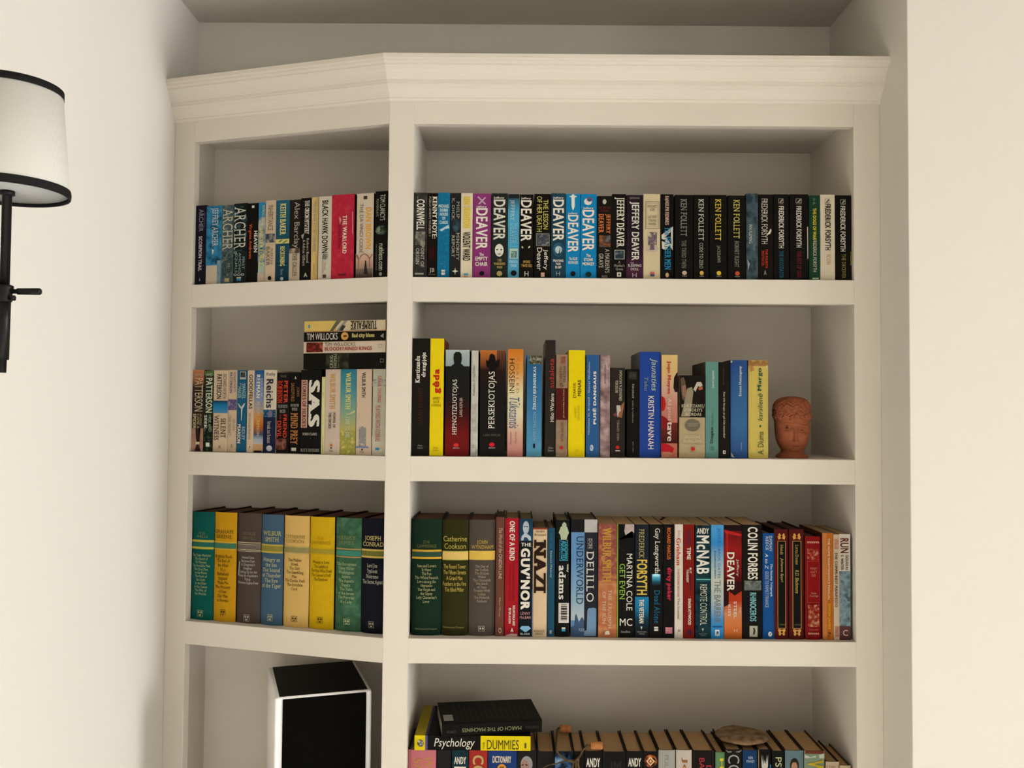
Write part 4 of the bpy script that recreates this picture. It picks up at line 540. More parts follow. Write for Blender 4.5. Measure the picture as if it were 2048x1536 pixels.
b('R3', 1269.7, 1297.6, 1049, '#1c2028', 'navy paperback with yellow name and blue foot', ('g', '#1f78a0 #1f6a8c #14303a #15181a', (0, 100, 64, 94)), ('d', 'R', '#a89a5c', (28, 66, 4, 30), 'FREDERICK'), ('d', 'B', '#d3b348', (12, 88, 31, 62), 'FORSYTH'), ('d', 'B', W_, (30, 64, 66, 87), 'THE VETERAN'), ('p', '#d0c8b4', (40, 90, 54, 90, 48, 92.5)), ('h', 'S', '#9a948a', (18, 82, 94, 97), 'BANTAM\nPRESS'), pages='#bd9a6e')
b('R3', 1298.3, 1325.7, 1048.7, '#161412', 'black paperback with glowing blue window and title', ('d', 'R', W_, (30, 78, 3.5, 43), 'Gay Longworth'), ('g', '#8fcfdc #3f96ac #1d4a58 #161412', (20, 82, 44, 54)), ('e', '#a8dce4', (24, 78, 43.5, 46)), ('d', 'R', '#22627c', (36, 78, 58, 87), 'Dead Alone'), ('r', '#cfc9ba', (36, 66, 90, 91.6)), ('r', '#cfc9ba', (36, 66, 92, 93.6)), pages='#bd9a6e')
b('R3', 1326.2, 1349, 1048.7, '#141210', 'black paperback with orange name and pink title', ('d', 'B', '#c4682c', (34, 66, 3, 31), 'RICHARD MARCUS'), ('d', 'Y', '#b0283c', (24, 78, 38, 67), 'dirty poker'), ('n', '#a8485a #c08a8c', (20, 82, 90.5, 96), 200), pages='#bd9a6e')
b('R3', 1349, 1366.3, 1048.7, '#cfc0ae', 'slim white paperback with red lettering', ('d', 'S', '#b5655a', (35, 65, 5, 11), 'John'), ('d', 'B', '#b8452c', (20, 72, 12, 36), 'Grisham'), ('d', 'S', '#a33a32', (34, 58, 39, 64), 'THEODORE BOONE'), ('d', 'S', '#4a3d34', (36, 60, 65, 83), 'The Scandal'), ('h', 'S', '#5d5148', (40, 66, 92, 95), 'H'), pages='#bd9a6e')
b('R3', 1366.3, 1389, 1049, '#761a14', 'dark red paperback with faint navy first word', ('d', 'B', '#43213a', (32, 66, 6, 18), 'HARD'), ('d', 'B', W_, (32, 66, 20, 31), 'TIME'), ('d', 'B', W_, (55, 72, 38, 43), 'BUT'), ('d', 'B', W_, (28, 46, 39.5, 51), 'TOUGHEST'), ('d', 'B', '#43213a', (55, 74, 44, 58), 'AMERICA\'S JAIL'), ('d', 'B', W_, (42, 68, 65, 88), 'SHAUN ATTWOOD'), ('r', '#3d1c30', (34, 76, 93, 96)), pages='#bd9a6e')
b('R3', 1390, 1422, 1050.5, '#122126', 'black paperback with glowing green horizon line', ('n', '#122126 #1a343a #0e1416', (0, 100, 0, 100), 60), ('h', 'B', W_, (10, 86, 2.5, 7.5), 'ANDY'), ('d', 'B', '#d5cfbe', (8, 88, 9, 43), 'McNAB'), ('r', '#2b6a68', (4, 98, 47, 49)), ('r', '#1a4548', (4, 98, 46, 50)), ('r', '#7fc0b0', (6, 96, 47.6, 48.2)), ('d', 'S', '#b9bda4', (30, 74, 52, 88), 'REMOTE CONTROL'), ('p', '#b9b8a8', (40, 91, 54, 91, 48, 93.5)), ('h', 'S', '#77807a', (24, 74, 95, 97.5), 'BANTAM\nPRESS'), pages='#bd9a6e')
b('R3', 1422, 1447.5, 1049.8, '#3f84b0', 'sky blue paperback with misty grey middle', ('g', '#4a92c0 #2f7cb4 #8fa8b0 #b5b5a4 #a3acac #3f84b4 #2478b4', (0, 100, 0, 100)), ('d', 'S', '#2b5f86', (46, 74, 3, 47), 'JOYCE CAROL OATES'), ('d', 'S', '#2d3d48', (24, 38, 23, 47), 'ROSAMOND SMITH'), ('d', 'S', '#77756a', (24, 76, 49, 86), 'THE BARRENS'), ('r', '#1d5078', (10, 88, 89, 90.2)), ('r', '#b9c4c6', (30, 66, 92, 97.5)), ('p', '#24384a', (40, 97, 44, 93.5, 56, 93.5, 58, 97, 52, 95)), pages='#bd9a6e')
b('R3', 1447.8, 1483.5, 1050, '#3a1412', 'red and orange paperback with burning scene', ('r', '#1d1010', (0, 100, 0, 5)), ('g', '#5d1414 #8a1a18 #6b1512 #2a0f0d', (0, 100, 5, 56)), ('p', '#a8221c', (0, 4, 100, 8, 100, 10, 22, 8, 22, 46, 14, 46, 14, 8, 0, 6)), ('g', '#a82f1a #a83a1c #c27a50 #c06a34 #a8521c', (0, 100, 56, 100)), ('p', '#2a100d', (0, 50, 100, 50, 100, 58, 60, 62, 26, 58, 26, 70, 0, 72)), ('d', 'S', '#d0bcae', (68, 84, 30, 45), 'Jeffery'), ('d', 'B', W_, (16, 58, 24, 58), 'DEAVER'), ('d', 'S', '#d0bcae', (84, 94, 72, 77), 'THE'), ('d', 'S', W_, (54, 70, 67, 82), 'STEEL'), ('d', 'S', W_, (22, 36, 70, 80), 'KISS'), ('h', 'S', '#d0a890', (55, 74, 91, 94), 'H'), pages='#bd9a6e')
b('R3', 1484.3, 1524.4, 1049.5, '#161411', 'thick black paperback with white capitals, turquoise title', ('d', 'B', W_, (28, 78, 2, 48), 'COLIN FORBES'), ('n', '#33363a #6b6f66 #1d1b1c', (10, 96, 49, 57.5), 60), ('N', '#a8b08c #5d645a', (14, 40, 50, 56), 60), ('d', 'B', '#7fb5b8', (38, 70, 59.5, 84.5), 'RHINOCEROS'), ('r', '#aaa38c', (36, 76, 88.5, 98)), ('p', '#3a362c', (52, 96, 56, 92, 52, 90.5, 62, 90, 66, 93, 62, 96)), pages='#bd9a6e')
b('R3', 1525.6, 1549.4, 1066.6, '#17477f', 'blue hardback with white two-line author', ('d', 'R', '#c2c6c4', (58, 82, 2.5, 17), 'DAMIAN'), ('d', 'R', '#c2c6c4', (26, 48, 3, 16), 'REECE'), ('d', 'X', '#b9c2c6', (60, 84, 29, 60), 'The Sunday Telegraph'), ('d', 'I', '#cfd2cd', (20, 46, 19, 34), 'A to Z'), ('d', 'R', '#a3b2c2', (20, 48, 36, 70), 'GUIDE TO FAMILY FINANCE'), ('e', '#c9cdc8', (44, 78, 93, 97.5)), ('p', '#17477f', (52, 96.5, 66, 93.5, 70, 94.5)), pages='#8a7656', kind='h', bulge=0.001)
def classic(xl, xr, yt, t1, t2, v, look):
    fl = [('p', '#c4924a', (22, 7, 30, 5, 26, 4.5, 34, 3.5, 50, 6, 66, 3.5, 74, 4.5, 70, 5, 78, 7, 72, 9.5, 50, 8, 28, 9.5)), ('e', '#5c1714', (42, 58, 5.5, 8)),
          ('p', '#c4924a', (22, 92, 30, 94, 26, 95.5, 36, 97, 50, 94.5, 64, 97, 74, 95.5, 70, 94, 78, 92, 72, 90.5, 50, 91.5, 28, 90.5)), ('e', '#5c1714', (42, 58, 92.2, 94.5))]
    b('R3', xl, xr, yt, '#4f1512', look, *fl, ('r', '#b8864a', (20, 80, 10.5, 90.2)), ('r', '#14120e', (24, 76, 11, 89.7)), ('d', 'R', '#b8a05c', (40, 60, v[0], v[1]), t1), ('d', 'I', '#b8a05c', (38, 62, v[2], v[3]), t2), ('h', 'S', '#5d6038', (34, 72, 85.8, 87.2), 'DEANS'), pages='#5c3a30', kind='h', bulge=0.0015)
classic(1549.4, 1577.5, 1058.7, 'Heidi', 'Johanna Spyri', (14, 23, 26, 48), 'maroon hardback with black panel and short title')
classic(1578.9, 1608.8, 1058.7, 'Lorna Doone', 'R.D. Blackmore', (14, 32, 37, 58), 'maroon hardback with black panel and longer title')
b('R3', 1610.9, 1642.5, 1072.7, '#7c1212', 'crimson hardback with gilt ornament panels', ('r', '#c08a72', (12, 88, 5, 5.8)), *[('e', '#c08a72', (14+k*13, 22+k*13, 5.4, 7)) for k in range(6)], ('n', '#b0785a #8a2a20 #7c1212', (12, 88, 12, 23), 160), ('o', '#a85a44', (12, 88, 24, 64.5), 0.0004), ('h', 'R', '#b8705e', (26, 76, 30, 39), 'WHAT\nKATY\nDID'), ('h', 'R', '#b8806a', (24, 80, 54, 59), 'Susan\nCoolidge'), ('n', '#b88a62 #8a3a26 #7c1212', (14, 86, 66, 87.5), 150), ('h', 'S', '#a85c4c', (22, 78, 89.5, 91), 'COLLINS'), ('r', '#c08a72', (14, 84, 93.2, 93.8)), *[('e', '#c08a72', (16+k*12, 23+k*12, 93.4, 95)) for k in range(6)], pages='#5c3a30', kind='h', bulge=0.0015, side='#3d1512')
b('R3', 1645, 1667, 1066, '#b0601f', 'orange paperback with yellow foot lettering', ('r', '#b8703c', (0, 40, 0, 100)), ('d', 'B', '#d3b48c', (48, 70, 5, 63), 'THE HOME MAINTENANCE MANUAL'), ('d', 'B', '#d3a024', (44, 72, 66, 90), 'SIMON JAMES'), ('n', '#5d2c10 #b0601f', (46, 74, 93, 97), 250), pages='#a88a64', side='#5c2c14')
b('R3', 1667, 1679, 1069, '#c2aa8c', 'thin cream paperback with black spaced title', ('n', '#a8705c #b98c72', (12, 84, 4, 14), 200), ('d', 'X', '#33281e', (20, 66, 17, 69), 'THE COMMUNIST MANIFESTO'), ('n', '#94624e #b08068', (18, 84, 87, 97), 250), pages='#a88a64')
b('R3', 1678.5, 1701.4, 1068.3, '#46585c', 'grey paperback with white head and brown foot', ('r', '#cdc0ac', (0, 100, 0, 35)), ('n', '#46585c #7f9296 #2a3538', (0, 100, 35, 87), 45), ('r', '#573430', (0, 100, 87, 100)), ('d', 'B', '#5d2c24', (10, 84, 4, 18), 'RUN'), ('d', 'B', '#33281e', (56, 80, 20, 34), 'DOUGLAS'), ('d', 'B', '#33281e', (14, 38, 20, 34), 'E. WINTER'), ('h', 'R', '#cdb8ac', (30, 74, 90.5, 96), 'C'), pages='#a88a64', side='#15130f')
# ---- wide bay, lowest shelf: hardbacks, only their heads show
def low(xl, xr, yt, col, look, *items, **kw):
    kw.setdefault('kind', 'h'); kw.setdefault('pages', '#b08a60'); kw.setdefault('bulge', 0.0012); kw.setdefault('inner', '#2a2018')
    b('R4', xl, xr, yt, col, look, *items, **kw)
# v is in percent of the full height; about 16 percent shows
low(814.6, 871, 1499.9, '#b9686c', 'rose pink hardback with gold lettering', ('d', 'I', '#b0823a', (55, 88, 6, 40), 'WILBUR'), ('d', 'I', '#b0823a', (18, 50, 6, 40), 'SMITH'))
low(871.8, 901, 1500.6, '#211d1d', 'plain black hardback', ('h', 'R', '#4a2830', (22, 80, 16, 20), 'C'))
low(902.5, 936, 1500.6, '#132429', 'dark teal hardback with white capitals', ('n', '#132429 #1a343a #0f1a1d', (0, 100, 0, 100), 60), ('h', 'B', W_, (14, 86, 5.5, 11.5), 'ANDY'), ('d', 'B', W_, (14, 86, 13.5, 60), 'McNAB'))
low(937, 974, 1500.6, '#9a2c22', 'brick red hardback with gold block capitals', ('d', 'B', '#b59a5c', (20, 80, 4, 40), 'COLIN'))
low(975, 1033, 1500, '#1d3566', 'blue and red dictionary hardback', ('r', '#b52a30', (2, 98, 15.5, 100)), ('h', 'B', '#dccba8', (16, 80, 5, 10.5), 'DICTIONARY'), ('e', '#d08a2c', (32, 64, 11.5, 20)), ('h', 'B', K_, (40, 56, 13.5, 18), 'OF'))
low(1033.6, 1072.4, 1501, '#1f1d1b', 'black hardback with grey-haired portrait', ('e', '#8d8a86', (18, 80, 4.5, 18)), ('e', '#9a7468', (18, 62, 7.5, 20)), ('p', '#2a2420', (24, 11.5, 34, 11, 34, 12, 24, 12.5)), ('p', '#2a2420', (42, 11, 54, 11.5, 54, 12.5, 42, 12)))
low(1074, 1108, 1503.5, '#1d1b18', 'black hardback under the corded ornament end', ('d', 'R', '#8d7f64', (35, 70, 14, 40), 'THE BOOK'))
low(1109, 1146, 1502.8, '#1b2636', 'hardback with icy blue and white picture', ('n', '#8fa8bd #3d5f86 #1b2636 #16181f', (0, 100, 0, 40), 45), ('p', '#14161d', (50, 0, 80, 0, 68, 6, 58, 4)), side='#2c4a40')
low(1146, 1167.7, 1502.8, '#17140f', 'narrow black hardback behind the cord', ('h', 'R', '#6b6048', (20, 80, 15, 18), 'V'))
low(1168.4, 1204, 1502.8, '#15120f', 'black hardback with white capitals beside cork bead', ('h', 'B', W_, (10, 88, 5.5, 13), 'ANDY'), ('d', 'B', W_, (10, 88, 15, 60), 'McNAB'))
low(1205, 1251, 1503.5, '#171512', 'wide plain black hardback', ('h', 'S', '#2c2a26', (30, 80, 8, 20), 'JM'))
low(1252, 1286, 1502.8, '#161411', 'black hardback with white capitals beside orange emblem', ('h', 'B', W_, (12, 88, 5.5, 12.5), 'ANDY'), ('d', 'B', W_, (12, 88, 14.5, 60), 'McNAB'))
low(1286.3, 1317, 1502.8, '#15110f', 'black hardback with glowing orange diamond emblem', ('N', '#d0803a #7d3c1c #15110f', (6, 92, 2.5, 13), 70), ('p', '#e0b48a', (46, 4, 76, 8, 46, 12, 18, 8)), ('p', '#8a4a24', (46, 5.6, 66, 8, 46, 10.4, 28, 8)), ('e', '#e0b48a', (40, 54, 6.8, 9)), ('d', 'B', '#cdc3b2', (50, 76, 16, 40), 'FREE'))
low(1316.8, 1350.5, 1500, '#99958b', 'pale grey hardback with worn faded title', ('d', 'S', '#7f7a5c', (35, 60, 4, 40), 'FULL MOON'))
low(1352, 1383.7, 1500, '#b9aa9a', 'off-white hardback with copper title', ('d', 'B', '#8d5a2c', (34, 72, 6, 34), 'John'))
low(1384.8, 1429, 1501, '#1b1512', 'black hardback with red two-line lettering', ('d', 'S', '#a8343a', (62, 86, 12, 40), 'DAVID'), ('d', 'S', '#a8343a', (30, 54, 6, 42), 'BALDACCI'))
low(1430.8, 1450, 1504.6, '#5a7a52', 'sage green hardback with yellow capitals', ('d', 'B', '#d0bc2c', (46, 86, 5, 40), 'HIGH'))
low(1451, 1484, 1499, '#191613', 'black hardback with silver rounded capitals', ('d', 'R', '#9a958a', (14, 84, 4, 44), 'COBEN'), ('p', '#8d8478', (0, 0, 14, 1.4, 84, 1.2, 98, 0, 96, 1, 84, 2.2, 14, 2.4)))
low(1485.9, 1515, 1501, '#17365a', 'navy hardback with tiny white author', ('h', 'S', '#b5bfc6', (26, 82, 5, 10), 'KEN\nFINNEY'))
low(1516.5, 1543, 1499.5, '#141210', 'black hardback with silver winged badge', ('r', '#8a6a34', (0, 7, 0, 100)), ('p', '#b9b3a4', (24, 4, 34, 12, 34, 4, 42, 12, 50, 8, 58, 12, 66, 4, 66, 12, 76, 4, 74, 14, 62, 16, 72, 20, 60, 20, 50, 22, 38, 20, 26, 20, 38, 16, 26, 14)), ('r', '#2b7fb0', (90, 98, 12, 100)))
low(1545, 1569, 1502, '#151611', 'black hardback with pale yellow capitals', ('d', 'S', '#c2b98a', (24, 76, 5, 40), 'PSYCHIC'))
low(1570.5, 1607.8, 1501, '#5d6f72', 'blue-grey hardback with portrait of a young man', ('e', '#2a241e', (26, 74, 6, 18)), ('e', '#a87a5c', (32, 66, 8.5, 20)), ('p', '#2a241e', (30, 11, 34, 8, 62, 8, 68, 12, 60, 9.5, 40, 9.5)))
low(1609, 1650, 1502, '#77866c', 'green hardback with torn yellow-lettered jacket', ('r', '#6b3424', (4, 96, 0, 2.4)), ('p', '#b3b8a2', (2, 3, 30, 5, 98, 2, 98, 6, 2, 6)), ('d', 'X', '#b39a2c', (14, 94, 6.5, 44), 'WINGS'), inner='#4a2418')
low(1652, 1679.7, 1523.6, '#b9a084', 'shorter cream hardback with dark red panel', ('o', '#7d5a44', (8, 92, 3, 90), 0.0008), ('h', 'S', '#5d4636', (22, 66, 3.5, 5.5), 'TOM'), ('r', '#4a1a16', (16, 80, 7.5, 60)))
low(1680.2, 1702.5, 1531, '#b3a07c', 'lowest cream hardback at the side panel', inner='#4a3a24')
for r_ in ('L1', 'R1', 'L2', 'R2', 'L3', 'R3', 'R4'): build_row(r_)

# ------------------------------------------------------------------ books lying flat
def flat_l(xl, xr, y0, y1, s, col, look, items, **kw):
    zt = on_l((xl+xr)/2, y0, s).z; zb = on_l((xl+xr)/2, y1, s).z
    a, c = on_l(xl, (y0+y1)/2, s), on_l(xr, (y0+y1)/2, s)
    r = make_book((a.x, a.y, zb), -ANG, (c-a).dot(AXL), zt-zb-0.0002, 0.108, col, items, lay=True, **kw)
    tag(r, look, 'book', 'books lying on the second narrow shelf'); return r
flat_l(606.8, 771, 705.6, 738.2, 0.006, '#15140f', 'thick black paperback lying flat, lowest of the stack on the second narrow shelf', [('n', '#15140f #2a281c #3d3d2c', (28, 56, 2, 98), 60), ('u', 'R', '#b0a994', (33, 37, 15, 92), 'CRAIG'), ('u', 'R', '#b0a994', (38, 41.5, 6, 95), 'THOMAS'), ('u', 'S', '#6b6a3c', (43, 45, 20, 90), 'RAT TRAP'), ('o', '#8d8776', (94, 98, 38, 62), 0.0008)])
flat_l(607.3, 771, 682.2, 705.6, 0.005, '#c9b49c', 'cream paperback with red title lying flat, second from the bottom of the stack', [('n', '#8a2f22 #3a1512 #a84a34', (3.5, 24, 6, 92), 60), ('h', 'S', '#4a3d33', (26.5, 64, 10, 40), 'TIM WILLOCKS'), ('h', 'B', '#9c3a30', (26.5, 84, 48, 80), 'BLOODSTAINED KINGS'), ('o', '#5d4f42', (92, 96, 30, 60), 0.0005)])
flat_l(607.6, 771, 663, 682.2, 0.007, '#171411', 'black paperback with orange disc lying flat, third in the stack', [('h', 'S', W_, (4, 42, 12, 82), 'TIM WILLOCKS'), ('e', '#c9924a', (46.5, 55.5, 6, 90)), ('p', '#5d3a1c', (49, 40, 53, 36, 54, 54, 50, 60)), ('h', 'Y', '#c2b06c', (60, 87, 20, 76), 'Bad city blues'), ('p', '#8d8d80', (94, 55, 98, 25, 98, 75))])
flat_l(609, 771, 640.8, 663, 0.006, '#cdb893', 'yellow and white paperback lying flat on top of the stack', [('r', '#cfae5c', (0, 40, 0, 96)), ('p', '#5d5a48', (32, 95, 40, 2, 46, 2, 36, 95)), ('p', '#8a8a78', (40, 95, 50, 2, 54, 2, 44, 95)), ('p', '#33312a', (45, 70, 48, 40, 52, 50, 48, 95, 44, 90)), ('x', 'X', '#1d1814', (58, 90, 8, 85), 'TURMFALKE'), ('r', '#2b86a0', (5.5, 7.5, 32, 62)), ('r', '#8a4a2c', (0, 100, 95, 100))])
# two on the lowest wide shelf
RT = [o for o in bpy.data.objects if o.parent is None and str(o.get('label', '')).startswith('rose pink')][0]
ztop = on_y(840, 1499.9, 0.022).z+0.0004
def flat_r(xl, xr, y0, dep, zb, H, s, rz, col, look, items, **kw):
    a = on_y(xl, y0, s); c = on_y(xr, y0, s)
    r = make_book((a.x, s, zb), rz, (c.x-a.x)/math.cos(rz), H, dep, col, items, lay=True, **kw)
    tag(r, look, 'book', 'books lying on the lowest wide shelf'); return r
s1 = 0.020
hD = on_y(950, 1471.5, s1).z-ztop
r1 = flat_r(829, 1061, 1485, 0.19, ztop, hD, s1, 0.0, '#15130f', 'black and yellow guidebook lying flat on the standing books', [('r', '#d8bf14', (0, 9.2, 0, 100)), ('r', '#574a7d', (9.2, 11.3, 0, 100)), ('r', '#d8bf14', (57, 100, 0, 98)), ('h', 'I', W_, (17, 52, 18, 92), 'Psychology'), ('h', 'S', '#3d3610', (62.5, 90, 26, 90), 'DUMMIES'), ('u', 'S', '#5d5214', (59, 60.5, 40, 85), 'FOR'), ('h', 'B', '#5d5214', (94.8, 96.4, 45, 80), '1'), ('e', '#2a2620', (2.5, 8, 28, 76)), ('n', '#c9bfa8 #3a362c', (3, 7.5, 32, 72), 300)], side=None)
WD = (on_y(1061, 1485, s1)-on_y(829, 1485, s1)).x
m1 = link('cover_band', prism(rect(0.0004, 0.092*WD, 0.0008, 0.189), hD, hD+0.0003), r1, mat('#a8951c', 0.4))
m1 = link('cover_band', prism(rect(0.092*WD, 0.113*WD, 0.0008, 0.189), hD, hD+0.0003), r1, mat('#4a3f66', 0.4))
s2 = 0.012; z2 = ztop+hD+0.0003
h2 = on_y(980, 1449, s2).z-z2
r2 = flat_r(883.5, 1085, 1462, 0.14, z2, h2, s2, 0.15, '#14120e', 'black hardback lying upside down on the yellow guidebook', [('x', 'S', '#8d8a62', (20, 79, 42, 72), 'MARCH OF THE MACHINES'), ('x', 'S', '#3d3a30', (83, 97, 44, 66), 'WARWICK'), ('x', 'S', '#4a463a', (5, 14, 55, 75), 'ILLINOIS')], pages='#9a9482')
W2 = (on_y(1085, 1462, s2)-on_y(883.5, 1462, s2)).x
link('barcode', prism(rect(0.03*W2, 0.125*W2, 0.018, 0.055), h2, h2+0.0003), r2, mat('#8d8a80', 0.5))
V_, F_ = [], []
for k in range(15):
    x = W2*(0.16+0.052*k); q = len(V_); L_ = random.uniform(0.06, 0.12)
    V_ += [(x, 0.02, h2+0.0003), (x+0.0018, 0.02, h2+0.0003), (x+0.0018, 0.02+L_, h2+0.0003), (x, 0.02+L_, h2+0.0003)]; F_.append((q, q+1, q+2, q+3))
link('blurb_lettering', mesh_of(V_, F_), r2, mat('#3d3a33', 0.5))

# ------------------------------------------------------------------ loudspeaker in the narrow bay
def speaker():
    zt = on_y(690.6, 1321.7, 0.262).z-Z0
    A, B_, C_, D_ = [on_z(u, v, zt) for u, v in ((549.6, 1394), (745, 1381), (690.6, 1321.7), (526.4, 1332.4))]    # front left, front right, back right, back left
    ang = math.atan2((B_-A).y, (B_-A).x)+0.075; w = (B_-A).length; M_ = (A+B_)/2
    A = M_-Vector((math.cos(ang), math.sin(ang), 0))*(w/2)
    d = 0.5*((C_-B_).length+(D_-A).length)-0.012; h = zt-Z4B-0.0005
    r = empty('loudspeaker', (A.x, A.y, zz(Z4B)+0.0003), ang, 'white bookshelf loudspeaker with black grille and black glass top', 'speaker')
    wm = paint('speaker_white', (0.80, 0.79, 0.76), 0.35, 0.0, 10); bk = paint('grille_cloth', (0.0025, 0.0023, 0.002), 0.9, 0.2, 900, 0.03); gl = paint('black_glass', (0.003, 0.003, 0.0026), 0.5, 0.0, 10, 0.08)
    link('cabinet', bevelled(prism(rect(0, w, 0, d), 0, h), 0.005, 3), r, wm)
    link('grille', bevelled(prism(rect(0.0155, w-0.012, -0.003, 0.004), 0.012, h-0.004), 0.0015), r, bk)
    link('top_panel', bevelled(prism(rect(0.0095, w-0.0085, 0.005, d-0.004), h-0.002, h+0.0012), 0.0006), r, gl)
    print('speaker', [round(x, 3) for x in (zt, w, d, h, ang, A.x, A.y, B_.x, B_.y, C_.x, C_.y, D_.x, D_.y)])
speaker()

# ------------------------------------------------------------------ terracotta head
def terracotta():
    base = on_y(1584, 917, 0.06); zb = zz(Z2B)
    cx = base.x; top = on_y(1584, 792.5, 0.055).z; Ht = top-zb
    hw = 0.5*(on_y(1620, 850, 0.06).x-on_y(1547, 850, 0.06).x)
    prof = [(0, .0), (.004, .22), (.012, .42), (.03, .62), (.06, .77), (.1, .87), (.15, .945), (.2, .975), (.3, .99), (.355, .99), (.375, .95), (.42, .93), (.5, .925), (.6, .9), (.7, .86), (.76, .80), (.80, .73), (.84, .66), (.87, .60), (.90, .60), (.93, .70), (.955, .83), (.975, .86), (1.0, .855)]
    def rad(t):
        for (a, p), (c, q) in zip(prof, prof[1:]):
            if t <= c: s = (t-a)/(c-a); return p+(q-p)*s
        return prof[-1][1]
    NT, NZ = 220, 220; v = []; f = []; AS = Ht/hw
    g = lambda x, s: math.exp(-(x/s)**2)
    rr = random.Random(3)
    curls = [(rr.uniform(-2.2, 2.2), rr.uniform(.02, .35), rr.choice((-1, 1))*rr.uniform(.35, 1.25), rr.uniform(.10, .22), rr.uniform(.030, .046), rr.uniform(.6, 1)) for _ in range(230)]
    curls += [(rr.uniform(-1.4, 1.4), rr.uniform(.31, .355), rr.uniform(0, 3), .07, .06, 1.1) for _ in range(26)]
    cc = [(a, tt, math.cos(ph), math.sin(ph), L_, w_, am) for a, tt, ph, L_, w_, am in curls]
    for j in range(NZ+1):
        t = j/NZ
        for i in range(NT):
            th0 = -math.pi+2*math.pi*i/NT
            r = rad(t); th = th0-0.06-0.10*(t-.5)                 # the face looks a little aside, 0 faces the room
            if .78 < t < .93: r += 0.20*g(th, .5)*g(t-.86, .045)
            r += 0.07*g(th, 1.0)*g(t-.45, .35)*(1 if t > .36 else .6)
            if t > .37 and t < .93:
                ey = t-.522-.018*(th/.5); ax = abs(th)-.50
                r += 0.27*g(th, .075+.05*max(0, t-.6))*max(0, min(1, (t-.455)/.26))*(1 if t < .73 else max(0, 1-(t-.73)/.018))   # nose
                r += 0.07*g(abs(th)-.10, .07)*g(t-.72, .016)                            # nostril wings
                r += 0.085*g(ax+.02, .30)*g(ey+.062+.06*ax*ax, .016)                    # brow
                r -= 0.20*g(ax, .24)*g(ey, .042)+0.08*g(abs(th)-.22, .09)*g(ey+.01, .04)    # socket
                r += 0.13*g(ax, .17)*g(ey-.002, .022)                                  # eyeball
                r += 0.07*g(ax, .20)*g(ey+.024, .006)+0.05*g(ax, .19)*g(ey-.024, .006)     # lids
                r -= 0.22*g(ax, .06)*g(ey, .014)                                       # pupil
                r -= 0.03*g(abs(th)-.27, .05)*g(t-.74-.1*(abs(th)-.2), .05)             # fold beside the nose
                r += 0.07*g(th, .24)*g(t-.785-.02*g(th, .06), .010)+0.08*g(th, .19)*g(t-.826, .013)-0.10*g(th, .26)*g(t-.805+.02*th*th, .0065)  # lips
                r -= 0.05*g(th, .24)*g(t-.850, .011)
                r += 0.06*g(abs(th)-.62, .28)*g(t-.645, .07)-0.04*g(abs(th)-.62, .3)*g(t-.76, .05)     # cheeks
            if t < .385:
                k = 0
                for a, tt, cs_, sn_, L_, w_, am in cc:
                    da = th0-a; dv = (t-tt)*AS
                    if abs(da) < .4 and abs(dv) < .4:
                        p = da*cs_+dv*sn_; q = -da*sn_+dv*cs_
                        if abs(q) < 3*w_ and abs(p) < 2.2*L_: k += am*g(p, L_)*(g(q, w_)-0.9*g(q-1.7*w_, .7*w_))
                r += 0.050*max(-1.2, min(1.2, k))*min(1, t/.06)
            x = math.sin(th0)*r*hw; y = -math.cos(th0)*r*hw*0.92
            y -= 0.10*hw*g(t-.5, .4)
            v.append((x+0.02*hw*g(t-.85, .1), y, Ht*(1-t)))
    for j in range(NZ):
        for i in range(NT): f.append((j*NT+i, (j+1)*NT+i, (j+1)*NT+(i+1) % NT, j*NT+(i+1) % NT))
    f.append(tuple(NZ*NT+i for i in range(NT-1, -1, -1)))
    o = link('terracotta_head', mesh_of(v, f, True), None, None)
    m, nt, b_ = principled('terracotta', 0.85, 0.15)
    n = nt.nodes.new('ShaderNodeTexNoise'); n.inputs['Scale'].default_value = 140; n.inputs['Detail'].default_value = 5
    tc = nt.nodes.new('ShaderNodeTexCoord'); nt.links.new(tc.outputs['Object'], n.inputs['Vector'])
    mx = nt.nodes.new('ShaderNodeMix'); mx.data_type = 'RGBA'; mx.inputs['A'].default_value = alb('#84452a')+(1,); mx.inputs['B'].default_value = alb('#a65f3e')+(1,)
    nt.links.new(n.outputs['Fac'], mx.inputs['Factor']); nt.links.new(mx.outputs['Result'], b_.inputs['Base Color'])
    bp = nt.nodes.new('ShaderNodeBump'); bp.inputs['Strength'].default_value = 0.25; bp.inputs['Distance'].default_value = 0.001
    nt.links.new(n.outputs['Fac'], bp.inputs['Height']); nt.links.new(bp.outputs['Normal'], b_.inputs['Normal'])
    o.data.materials.append(m); o.location = (cx, 0.062, zb); o.rotation_euler = (0, 0, -0.17)
    tag(o, 'small terracotta head figurine with curly hair beside the torn yellow hardback', 'figurine')
terracotta()

